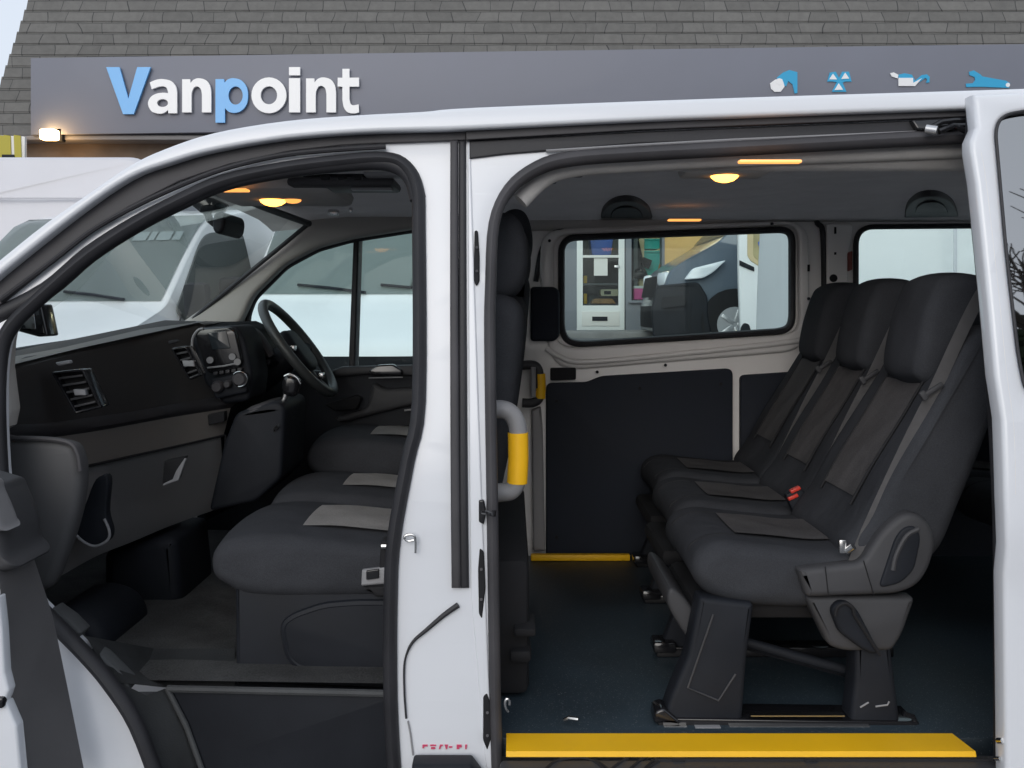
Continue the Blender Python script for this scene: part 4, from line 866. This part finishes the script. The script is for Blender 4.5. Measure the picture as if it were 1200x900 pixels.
# --- cab floor and step well
m = MB(); m.grid([[(-1.5, .13, .66), (-.9, .13, .655), (-.18, .13, .645)], [(-1.5, .9, .66), (-.9, .9, .65), (-.18, .9, .645)], [(-1.5, 1.6, .66), (-.9, 1.6, .65), (-.18, 1.6, .645)]], thick=-.02); part('cab_floor', m, CARPET)
m = MB(); m.flat(rpoly([(196, 806), (470, 812), (470, 960), (246, 960), (236, 900)], 6), .135, .03, .006); part('step_riser', m, PLASTIC)
m = MB(); m.tube(at([(196, 807), (470, 813)], .132), .008, n=8); m.tube(at([(196, 807), (218, 850), (238, 905)], .13), .006, n=8); part('step_edge', m, DUSTY)
m = MB(); m.grid([[P(196, 806, .14), P(215, 850, .135), P(240, 930, .135)], [P(172, 815, .10), P(185, 855, .09), P(215, 930, .08)], [P(140, 800, .055), P(165, 850, .05), P(192, 930, .05)]], thick=.01); m.grid([[P(275, 806, .14), P(196, 806, .14), P(140, 800, .055)], [P(275, 790, .2), P(170, 788, .2), P(120, 778, .06)], [P(275, 760, .3), P(180, 760, .3), P(100, 745, .07)]], thick=.01); part('step_well_trim', m, DUSTY)
m = MB(); m.box((-.2, .09, .30), (1.1, .12, .02), .004); part('step_floor', m, DUSTY)
m = MB(); m.box(P(252, 768, .35), (.05, .03, .012), .005); part('floor_fixing', m, GLOSSBLK)
# lower A-pillar trim
m = MB(); m.side(rpoly([(60, 712), (80, 726), (96, 742), (88, 752), (120, 770), (150, 800), (150, 812), (118, 790), (80, 752), (58, 730)], 3), .07, .05, .008); part('scuff_trim', m, DUSTY)
m = MB(); m.box(S(72, 735, .05), (.022, .02, .014), .004, Matrix.Rotation(R(25), 3, 'Y')); part('scuff_clip', m, CHROME)
# footwell lumps
m = MB(); m.box((-1.13, 1.0, .78), (.16, .30, .42), .07); m.flat(rpoly([(120, 648), (190, 630), (206, 632), (213, 700), (208, 722), (120, 716)], 8), .72, .3, .03); part('footwell_console', m, PLASTIC)
m = MB(); m.puff([(-1.15, .62), (-1.15, .70), (-1.08, .738), (-1.0, .715), (-.97, .65), (-1.02, .62)], .32, .62, .04); part('footwell_box', m, PLASTIC)
m = MB(); m.box((-1.42, .85, .88), (.06, 1.5, .76), .01); part('bulkhead', m, MATTBLK)

# --- dashboard
DY = [.21, .34, .50, .66, .80, .93]
def row(pxs, dx=0, dy=0, dz=0):
    v = sm([(px, py, Y) for (px, py), Y in zip(pxs, DY)], res=4)
    return [P(a, b, c) + Vector((dx, dy, dz)) for a, b, c in v]
E_ = row([(4, 436), (50, 424), (95, 413), (145, 402), (190, 392), (240, 381)])
E0 = [p + Vector((-.12, 0, .015)) for p in E_]; E1 = [p + Vector((-.03, 0, .012)) for p in E_]
E2 = row([(4, 446), (50, 434), (95, 423), (145, 411), (190, 400), (240, 390)], .006)
F_ = row([(4, 498), (52, 496), (105, 489), (155, 482), (205, 473), (265, 463)])
G0 = row([(-4, 504), (48, 500), (105, 494), (155, 486), (205, 477), (266, 467)], .018)
G_ = row([(-6, 512), (46, 508), (105, 500), (155, 492), (205, 482), (268, 472)], .022)
H_ = row([(-6, 518), (46, 514), (105, 506), (155, 497), (205, 488), (268, 478)], .006)
I_ = row([(10, 560), (55, 554), (105, 545), (155, 534), (205, 523), (262, 510)])
I2 = row([(10, 563), (55, 557), (105, 548), (155, 537), (205, 526), (262, 513)], -.008)
J_ = row([(50, 650), (78, 640), (120, 622), (165, 606), (210, 590), (262, 572)], 0)
K_ = row([(52, 692), (84, 676), (126, 652), (170, 634), (212, 616), (262, 598)], -.03)
L_ = [p + Vector((-.25, 0, .02)) for p in K_]
m = MB(); m.grid([E0, E1, E_, E2, F_], thick=-.012); dash = part('dashboard', m, mat('dash_plastic', (.075, .072, .072), .5, bump=.3, bscale=800, bdist=.001), 50)
m = MB(); m.grid([F_, G0, G_, H_], thick=-.012); m.build('shelf_lip', RUBBER2, dash, 60)
m = MB(); m.grid([H_, I_], thick=-.012); m.build('dash_band', mat('brown_grey_plastic', (.30, .275, .255), .6, bump=.3, bscale=800, bdist=.001), dash, 60)
m = MB(); m.grid([I_, I2, J_, K_, L_], thick=-.012); m.build('glovebox', mat('glovebox_plastic', (.30, .295, .295), .55, bump=.3, bscale=800, spec=.3, bdist=.001), dash, 60)
m = MB(); m.tube([p + Vector((.004, 0, 0)) for p in I_], .0035, n=6); m.tube([I_[-1] + Vector((.006, 0, 0)), J_[-1] + Vector((.006, 0, 0)), K_[-1] + Vector((.006, 0, 0))], .0035, n=6); m.build('shut_line', MATTBLK, dash)
# near end cap
cap = sm([(-70, 516), (20, 515), (60, 516), (82, 521), (90, 532), (94, 552), (92, 585), (84, 620), (70, 660), (54, 692), (20, 690), (-70, 660)], True, 4)
m = MB(); m.flat(cap, .165, .06, .02); m.build('end_cap', mat('end_cap_plastic', (.085, .085, .088), .55, bump=.3, bscale=800, spec=.3, bdist=.001), dash)
m = MB(); m.flat(rpoly([(-60, 440), (6, 436), (10, 500), (-60, 505)], 3), .17, .05, .01); m.build('end_cap', PLASTIC, dash)
m = MB(); m.tube(at(sm([(-30, 514), (40, 514), (78, 518), (90, 530), (94, 552)], res=5), .165), .006, n=8); m.build('cap_edge', RUBBER2, dash)
# pocket in the glovebox and its latch
m = MB(); m.flat(sm([(86, 622), (100, 590), (112, 562), (126, 560), (124, 600), (129, 622), (126, 634), (112, 641), (100, 636)], True, 4), .34, .03, .004); m.build('door_pocket', PLASTIC, dash)
m = MB(); m.tube(at(sm([(84, 622), (98, 635), (112, 640), (126, 633), (128, 622), (122, 608)], res=5), .335), .0035, n=8); m.build('pocket_rim', MIDGREY, dash)
m = MB(); m.flat(rpoly([(192, 540), (217, 535), (208, 562), (190, 570)], 2), .60, .03, .004); m.build('glovebox_latch', MATTBLK, dash)
m = MB(); m.flat(rpoly([(206, 552), (216, 537), (218, 538), (209, 563), (190, 570), (191, 567), (202, 562)], 1), .592, .012, .002); m.build('latch_handle', MIDGREY, dash)
m = MB(); m.flat(rpoly([(243, 486), (263, 482), (263, 494), (244, 499)], 2), .86, .03, .003); m.build('switch', MATTBLK, dash)
# vents
def vent(q, Y, n):
    m = MB(); m.flat(rpoly(q, 3), Y, .05, .004, 0, [grow(q, -4)]); v_ = m.build('air_vent', GLOSSBLK, dash)
    m = MB(); m.flat(grow(q, -3), Y + .03, .01, 0); m.build('vent_cavity', MATTBLK, v_)
    a, b, c, d = [Vector(p) for p in q]
    m = MB()
    for k in range(1, n):
        t = k / n; l_ = a.lerp(d, t); r_ = b.lerp(c, t); l_, r_ = l_.lerp(r_, .1), l_.lerp(r_, .9)
        m.flat([tuple(l_ - Vector((0, 1.6))), tuple(r_ - Vector((0, 1.6))), tuple(r_ + Vector((0, 1.2))), tuple(l_ + Vector((0, 1.2)))], Y + .008, .03, .002)
    m.build('vent_slat', CHARC, v_)
    l_ = a.lerp(b, .5).lerp(d.lerp(c, .5), .55)
    m = MB(); m.flat(rpoly([(l_.x - 7, l_.y - 4), (l_.x + 7, l_.y - 4), (l_.x + 8, l_.y + 3), (l_.x - 5, l_.y + 3)], 1), Y - .004, .02, .002); m.build('vent_tab', MIDGREY, v_)
vent([(60, 436), (97, 432), (119, 478), (88, 486)], .30, 6)
vent([(200, 408), (218, 405), (236, 440), (222, 446)], .72, 5)
m = MB(); m.flat(rpoly([(64, 425), (80, 422), (82, 426), (68, 429)], 2), .29, .02, .003); m.build('vent_switch', MIDGREY, dash)
m = MB(); m.flat(rpoly([(196, 400), (206, 398), (210, 401), (198, 404)], 2), .70, .02, .003); m.build('vent_switch', MATTBLK, dash)
# centre stack
CY = .86
m = MB(); m.flat(rpoly([(224, 398), (232, 384), (276, 381), (287, 398), (296, 440), (292, 470), (262, 474), (240, 450)], 6), CY + .02, .20, .012); m.build('centre_stack', PLASTIC, dash)
m = MB(); m.flat(rpoly([(228, 391), (234, 385), (268, 383), (276, 388), (284, 424), (280, 432), (246, 438), (240, 432)], 4), CY, .03, .006); ts = m.build('touchscreen', GLOSSBLK, dash)
m = MB(); m.flat(rpoly([(243, 390), (265, 388), (270, 408), (249, 410)], 1), CY - .003, .006, .001); m.build('screen', mat('dark_screen', (.02, .025, .03), .1), ts)
m = MB()
for x, y in ((246, 422), (272, 418), (278, 424)): m.cyl(P(x, y, CY), P(x, y, CY - .012), .010, n=14)
m.tube(at([(243, 431), (262, 429), (281, 425)], CY - .004), .003, n=6); m.tube(at(sm([(225, 410), (226, 396), (232, 387), (238, 385)], res=4), CY - .002), .004, n=6); m.build('button', MIDGREY, ts)
for k in range(5):
    m = MB(); x = 250 + k * 7; m.flat(rpoly([(x, 436 - k * 1.1), (x + 5, 435.2 - k * 1.1), (x + 5, 439 - k * 1.1), (x, 439.8 - k * 1.1)], 1), CY - .002, .02, .001); m.build('button', CHARC, dash)
m = MB(); m.flat(rpoly([(246, 444), (288, 436), (290, 460), (252, 468)], 4), CY - .004, .03, .006); cp = m.build('climate_panel', PLASTIC, dash)
m = MB()
for x, y, r_ in ((256, 453, .018), (268, 450, .012), (282, 444, .022)):
    p = P(x, y, CY - .004); m.lathe([(r_, 0), (r_, -.014), (r_ * .7, -.022)], p, 'Y', 20); 
m.build('knob', RUBBER2, cp)
m = MB(); p = P(282, 444, CY - .012); m.tube([p + Vector((math.cos(a) * .022, -.012, math.sin(a) * .022)) for a in [R(15 * k - 100) for k in range(17)]], .0022, n=6); m.build('knob_ring', CHROME, cp)
m = MB(); hood = sm([(271, 428), (268, 404), (274, 391), (286, 387), (300, 391), (310, 404), (318, 418)], res=5); m.tube(at(hood, 1.14), .014, n=10, flat=2.2); ih = m.build('instrument_hood', RUBBER2, dash)
m = MB(); m.flat(hood + [(300, 440), (280, 440)], 1.2, .03, .003); m.build('instrument_face', GLOSSBLK, ih)
m = MB(); m.grid([[P(232, 383, .9), P(262, 377, 1.1), P(300, 376, 1.35), P(318, 384, 1.55)], [P(232, 390, .9) + Vector((.02, 0, 0)), P(268, 386, 1.1) + Vector((.03, 0, 0)), P(306, 386, 1.35) + Vector((.03, 0, 0)), P(330, 396, 1.55)], [P(262, 470, .92), P(290, 470, 1.1), P(320, 470, 1.3), P(345, 470, 1.55)], [P(240, 610, .92), P(262, 600, 1.1), P(285, 590, 1.3), P(300, 580, 1.55)]], thick=-.01); m.build('driver_dash_panel', PLASTIC, dash, 50)
# dash top (paler colour paints in the windscreen's light)
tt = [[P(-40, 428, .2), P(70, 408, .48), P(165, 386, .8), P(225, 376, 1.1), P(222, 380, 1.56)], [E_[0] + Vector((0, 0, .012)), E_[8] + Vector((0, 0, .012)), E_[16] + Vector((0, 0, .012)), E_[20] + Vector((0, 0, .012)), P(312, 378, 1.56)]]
m = MB(); m.grid(tt, thick=-.008); m.build('dash_top', mat('dash_top_lit_plastic', (.26, .255, .25), .45, bump=.3, bscale=800, bdist=.001), dash, 60)
# console with gear lever
m = MB(); m.flat(rpoly([(276, 484), (322, 470), (334, 476), (330, 560), (300, 588), (244, 600), (262, 520)], 8), .80, .3, .012); con = part('centre_console', m, PLASTIC)
m = MB(); m.puff([(p.x, p.z) for p in at([(285, 486), (300, 474), (322, 470), (336, 476), (332, 486), (300, 490)], .86)], .80, 1.02, .02); m.build('gear_gaiter', RUBBER2, con)
m = MB(); m.tube(at([(328, 484), (333, 468), (338, 452)], .88), .010, n=10); lv = m.build('gear_lever', CHROME, con)
m = MB(); m.puff([(p.x, p.z) for p in at([(332, 462), (330, 448), (334, 440), (344, 440), (351, 448), (346, 464)], .87)], .86, .91, .018); m.build('gear_knob', GLOSSBLK, lv)
m = MB(); m.tube(at(sm([(333, 441), (340, 438.5), (348, 443), (352, 450)], res=4), .872), .003, n=8); m.build('knob_trim', CHROME, lv)
m = MB(); m.cyl(P(333, 481, .86), P(333, 482, .84), .006, n=10); m.cyl(P(322, 504, .8), P(326, 498, .79), .006, n=10); m.build('button', CHROME, con)

# --- steering wheel
sw_c = P(350, 408, 1.27)
nrm = Vector((.80, 0, .60)); ax = Vector((-.60, 0, .80)); ay = Vector((0, 1, 0))
def SWp(r, a): return sw_c + ax * r * math.cos(a) + ay * r * math.sin(a)
m = MB(); m.tube([SWp(.185, 2 * math.pi * k / 48) for k in range(48)], .0165, True, 12, up=nrm); sw = part('steering_wheel', m, mat('wheel_leather', (.05, .055, .056), .38, bump=.2, bscale=600))
m = MB(); m.puff([(-.07, -.05), (-.055, .05), (0, .06), (.055, .05), (.07, -.05), (0, -.075)], -.03, .025, .02, xf=lambda c: sw_c + ay * c.x * 1.2 + ax * c.z * 1.2 + nrm * (c.y - .01)); m.build('hub', PLASTIC, sw)
for a in (R(90), R(-90), R(180)):
    m = MB(); m.tube([SWp(.05, a) - nrm * .015, SWp(.12, a) - nrm * .012, SWp(.18, a)], [.022, .016, .016], n=8, flat=.5, up=nrm); m.build('spoke', PLASTIC if abs(a) < 2 else RUBBER2, sw)
m = MB(); m.box(SWp(.11, R(-90)) + nrm * .006, (.02, .03, .02), .004); m.box(SWp(.12, R(180)) + nrm * .006, (.02, .03, .02), .004); m.build('button', CHROME, sw)
m = MB(); m.tube([sw_c - nrm * .03, sw_c - nrm * .14, sw_c - nrm * .25], [.045, .055, .06], n=14); m.tube([sw_c - nrm * .08, sw_c - nrm * .08 + Vector((0, -.16, .01))], .009, n=8); part('steering_column', m, PLASTIC)

# --- driver's door inside (far side)
m = MB(); m.flat(rpoly([(230, 425), (390, 436), (560, 430), (560, 820), (230, 820)], 6), FYI - .05, .05, .012); dd = part('driver_door_trim', m, PLASTIC)
m = MB(); m.flat(rpoly([(388, 434), (400, 430), (488, 428), (560, 428), (560, 440), (486, 441), (440, 438), (392, 442)], 3), FYI - .08, .06, .01); m.build('door_ledge', CHARC, dd)
m = MB(); m.flat(rpoly([(436, 448), (452, 456), (560, 450), (560, 472), (486, 474), (445, 484), (400, 496), (390, 490), (430, 478)], 6), FYI - .085, .05, .015); m.build('armrest', CHARC, dd)
m = MB(); m.flat(rpoly([(432, 434), (442, 428), (460, 427), (472, 434), (472, 440), (432, 440)], 3), FYI - .095, .04, .006); m.build('door_handle', GLOSSBLK, dd)
m = MB(); m.flat(rpoly([(380, 474), (418, 463), (424, 466), (418, 480), (392, 482)], 4), FYI - .09, .03, .006); m.build('pull_handle', MATTBLK, dd)
m = MB(); m.tube(at([(432, 443), (472, 442)], FYI - .096), .0025, n=6); m.tube(at([(474, 481), (482, 480)], FYI - .09), .004, n=6); m.build('trim_line', MIDGREY, dd)
m = MB(); m.flat(rpoly([(414, 278), (421, 277), (416, 434), (408, 434)], 1), FYI - .006, .09, .006); part('window_divider', m, RUBBER)
# far windscreen pillar and header
m = MB(); m.flat(rpoly([(200, 386), (256, 347), (309, 304), (343, 275), (356, 262), (352, 246), (440, 240), (520, 244), (520, 262), (483, 268), (413, 279), (371, 290), (333, 310), (295, 347), (281, 378), (262, 388)], [2, 6, 6, 6, 8, 6, 4, 4, 4, 10, 10, 10, 10, 10, 6, 4]), FYI - .075, .07, .018); part('windscreen_pillar_trim', m, PILLARG)
# windscreen
A_, B_, C_, D_ = P(-70, 428, .18), P(212, 385, 1.56), P(362, 262, 1.50), S(236, 205, .06)
rows = []
for i in range(9):
    u = i / 8; bulge = .05 * math.sin(math.pi * u)
    a = A_.lerp(B_, u) + Vector((-bulge, 0, 0)); b = D_.lerp(C_, u) + Vector((-bulge, 0, .01 * math.sin(math.pi * u)))
    rows.append([a.lerp(b, k / 8) for k in range(9)])
m = MB(); m.grid(rows, thick=0); ws = part('windscreen', m, GLASS, 80)
m = MB(); m.tube([r[-1] for r in rows], .012, n=8, up=Vector((0, 0, 1))); m.tube([r[0] for r in rows], .010, n=8, up=Vector((0, 0, 1))); m.tube([a.lerp(b, 1) for a, b in [(rows[-1][k], rows[-1][k]) for k in range(9)]], .008, n=8); m.build('windscreen_seal', RUBBER, ws)
# near A-pillar inner trim
m = MB(); m.side(sm([(-60, 510), (-60, 400), (0, 362), (14, 372), (22, 366), (10, 388), (6, 430), (8, 500)], True, 3), .09, .05, .01); part('pillar_trim', m, PILLARG)
# bonnet and front wing, beyond the left edge of the picture
m = MB(); rows = []
for k in range(7):
    t = k / 6; x = -1.22 - .85 * t; z = 1.30 - .10 * t - .28 * t ** 3
    rows.append([(x + .02 * math.sin(math.pi * q / 10), .04 + 1.68 * q / 10, z + .04 * math.sin(math.pi * q / 10)) for q in range(11)])
m.grid(rows, thick=-.012); part('bonnet', m, WHITE)
m = MB(); wc = (-1.47, .38)
arch = [(wc[0] + .40 * math.cos(R(a)), max(.16, wc[1] + .40 * math.sin(R(a)))) for a in range(-20, 201, 10)]
m.fill([[(-1.09, .26)] + [(p[0], max(p[1], .26)) for p in arch] + [(-1.98, .26), (-2.10, .6), (-2.05, .88), (-1.7, 1.15), (-1.22, 1.29), (-1.09, 1.30)]], .05, lambda u, v, w_: Vector((u, .03 + w_ + fy(v), v)), .012); part('front_wing', m, WHITE)
m = MB(); m.box((-2.08, .88, .62), (.12, 1.66, .62), .05); part('front_bumper', m, WHITE)
m = MB(); m.lathe([(.2, .02), (.30, 0), (.33, .03), (.33, .20), (.2, .21)], (wc[0], .03, .33), 'Y', 32); wl = part('wheel', m, TYRE)
m = MB(); m.lathe([(.2, 0), (.2, .03)], (wc[0], .045, .33), 'Y', 32); m.build('rim', ALLOY, wl)
# wing mirror seen through the corner of the windscreen
m = MB(); m.flat(rpoly([(14, 362), (48, 356), (56, 394), (44, 395), (15, 387)], 3), .23, .06, .008); wm_ = part('wing_mirror', m, GLOSSBLK)
m = MB(); m.flat(rpoly([(18, 366), (39, 362), (42, 386), (18, 384)], 2), .226, .008, .001); m.build('mirror_glass', mat('mirror_glass', (.55, .58, .6), .05, metal=1), wm_)
m = MB(); m.tube([P(-14, 390, .15), P(2, 388, .18), P(18, 380, .24)], .012, n=8); m.build('mirror_arm', PLASTIC, wm_)
# roof console, lamp, visor, mirror in the cab
c = ceil(320, 230, 1.768)
m = MB(); m.box(c + Vector((.02, -.02, .012)), (.34, .40, .045), .02); rcn = part('roof_console', m, HEADL)
m = MB(); m.lathe([(.036, .002), (.033, -.006), (.023, -.013), (.009, -.017), (.001, -.018)], c + Vector((.0, 0, -.010)), 'Z', 24); m.build('lens', LAMP, rcn)
m = MB(); m.lathe([(.024, .002), (.021, -.005), (.013, -.009), (.001, -.011)], c + Vector((.055, -.01, -.010)), 'Z', 24); m.build('lens', LAMP2, rcn)
m = MB(); m.box(ceil(262, 223, 1.755), (.12, .035, .006), .002); m.build('lens', LAMP2, rcn)
m = MB(); p = ceil(405, 217, 1.775); m.box(p, (.26, .16, .022), .009); vs_ = part('sun_visor', m, CHARC)
m = MB(); m.box(p + Vector((.07, -.03, -.014)), (.10, .03, .006), .002); m.build('visor_clip', MIDGREY, vs_)
m = MB(); m.box(ceil(404, 209, 1.785), (.20, .03, .02), .006); m.build('visor_bracket', MATTBLK, vs_)
m = MB()
for x in (381, 401, 419): m.box(ceil(x, 208, 1.772), (.022, .02, .012), .005)
m.build('visor_mount', MATTBLK, vs_)
m = MB(); m.box(ceil(452, 204, 1.79), (.10, .06, .016), .006); part('roof_panel', m, MIDGREY)
m = MB(); m.box(ceil(304, 213, 1.788), (.11, .07, .012), .005); part('roof_label', m, MIDGREY)
m = MB(); m.box(ceil(391, 249, 1.78), (.035, .03, .02), .006); m.box(ceil(411, 246, 1.78), (.012, .012, .016), .004); part('coat_hook', m, CHROME)
MYY = .86
m = MB(); m.flat(rpoly([(219, 232), (236, 226), (258, 236), (252, 246), (234, 250), (222, 240)], 4), MYY, .12, .02); m.tube(at([(240, 244), (246, 258), (252, 262)], MYY + .05), .012, n=8); rm = part('rear_view_mirror', m, GLOSSBLK)
m = MB(); m.puff([(p.x, p.z) for p in at([(254, 256), (258, 250), (265, 250), (268, 258), (266, 270), (260, 275), (254, 270)], MYY)], MYY - .04, MYY + .18, .012); m.build('mirror_housing', PLASTIC, rm)

# --- open front passenger door at the lower left
m = MB(); rows = []
m.grid([[S(40, 655, -.035), S(62, 722, -.035), S(80, 810, -.035), S(104, 930, -.035)], [S(-2, 663, -.20), S(4, 740, -.20), S(14, 850, -.20), S(28, 930, -.20)]], thick=.012)
fd = part('front_door', m, DOORGREY)
m = MB(); m.flat(rpoly([(-2, 700), (2, 738), (5, 790), (10, 810), (6, 822), (19, 852), (28, 945), (-90, 945), (-90, 700)], 2), -.215, .03, .006); m.build('door_shell', WHITE, fd)
m = MB(); m.puff([(p.x, p.z) for p in at([(-60, 560), (0, 562), (12, 575), (26, 612), (30, 640), (40, 656), (0, 664), (-60, 670)], -.12)], -.20, -.04, .03); m.build('door_pocket', CHARC, fd)
m = MB(); m.puff([(p.x, p.z) for p in at([(-60, 552), (0, 556), (10, 572), (24, 608), (20, 614), (-60, 614)], -.16)], -.235, -.16, .02); m.build('armrest', DOORGREY, fd)  # lighter grey paints in the shine on the upper door trim
m = MB(); m.tube([P(x, y, -.118 if x > 10 else -.15) for x, y in [(0, 689), (8, 688), (18, 691), (21, 698), (17, 706), (8, 709), (0, 709)]], .0016, n=6); m.build('trim_cover_seam', CHARC, fd)
m = MB(); m.box(P(0, 822, -.215), (.02, .02, .02), .004); m.build('latch', GLOSSBLK, fd)

# --- sliding door, slid back over the rear quarter
def crease(z): return -.012 * max(0, min(1, (z - (.98)) / .02))
SO = -.085
sd_out = [(1138, 112), (1142, 150), (1135, 166), (1135, 178), (1141, 215), (1152, 320), (1163, 440), (1171, 492), (1174, 585), (1177, 700), (1180, 980), (1700, 980), (1700, 98), (1300, 104)]
gl_h = rpoly([(1163, 152), (1172, 136), (1200, 131), (1500, 126), (1500, 470), (1225, 472), (1199, 462), (1190, 420), (1176, 300)], [14, 14, 8, 20, 20, 10, 16, 20, 20], 6)
m = MB(); m.side(sd_out, SO, .05, .010, 0, [gl_h], crease); sdo = part('sliding_door', m, WHITE)
m = MB(); m.side(gl_h, SO + .006, .006, 0, 0, extra=crease); m.build('pane', PRIV, sdo)
m = MB(); m.tube([S(x, y, SO - .004) + Vector((0, crease(S(x, y, SO).z), 0)) for x, y in gl_h], .0035, True, 8); m.build('window_seal', RUBBER, sdo)
m = MB(); m.tube([S(x, y, SO + .002) + Vector((0, crease(S(x, y, SO).z), 0)) for x, y in sm([(1146, 180), (1152, 215), (1166, 340), (1176, 440), (1184, 500), (1186, 578)], res=4)], .0022, n=6); m.build('door_fold', INNERW, sdo)
m = MB(); m.side([(1139, 120), (1170, 480), (1178, 980), (1172, 980), (1164, 480), (1136, 185)], SO + .05, .03, .004); m.tube([S(x, y, SO + .06) for x, y in [(1166, 500), (1169, 600), (1172, 700), (1174, 905)]], .010, n=8); m.build('inner_seal', RUBBER, sdo)
m = MB(); m.cyl(S(1176, 868, SO + .01), S(1170, 868, SO + .03), .006, n=10); m.build('bolt', CHROME, sdo)
m = MB(); m.cyl(S(1172, 889, SO + .02), S(1166, 889, SO + .03), .004, n=10); m.build('bolt', CHROME, sdo)
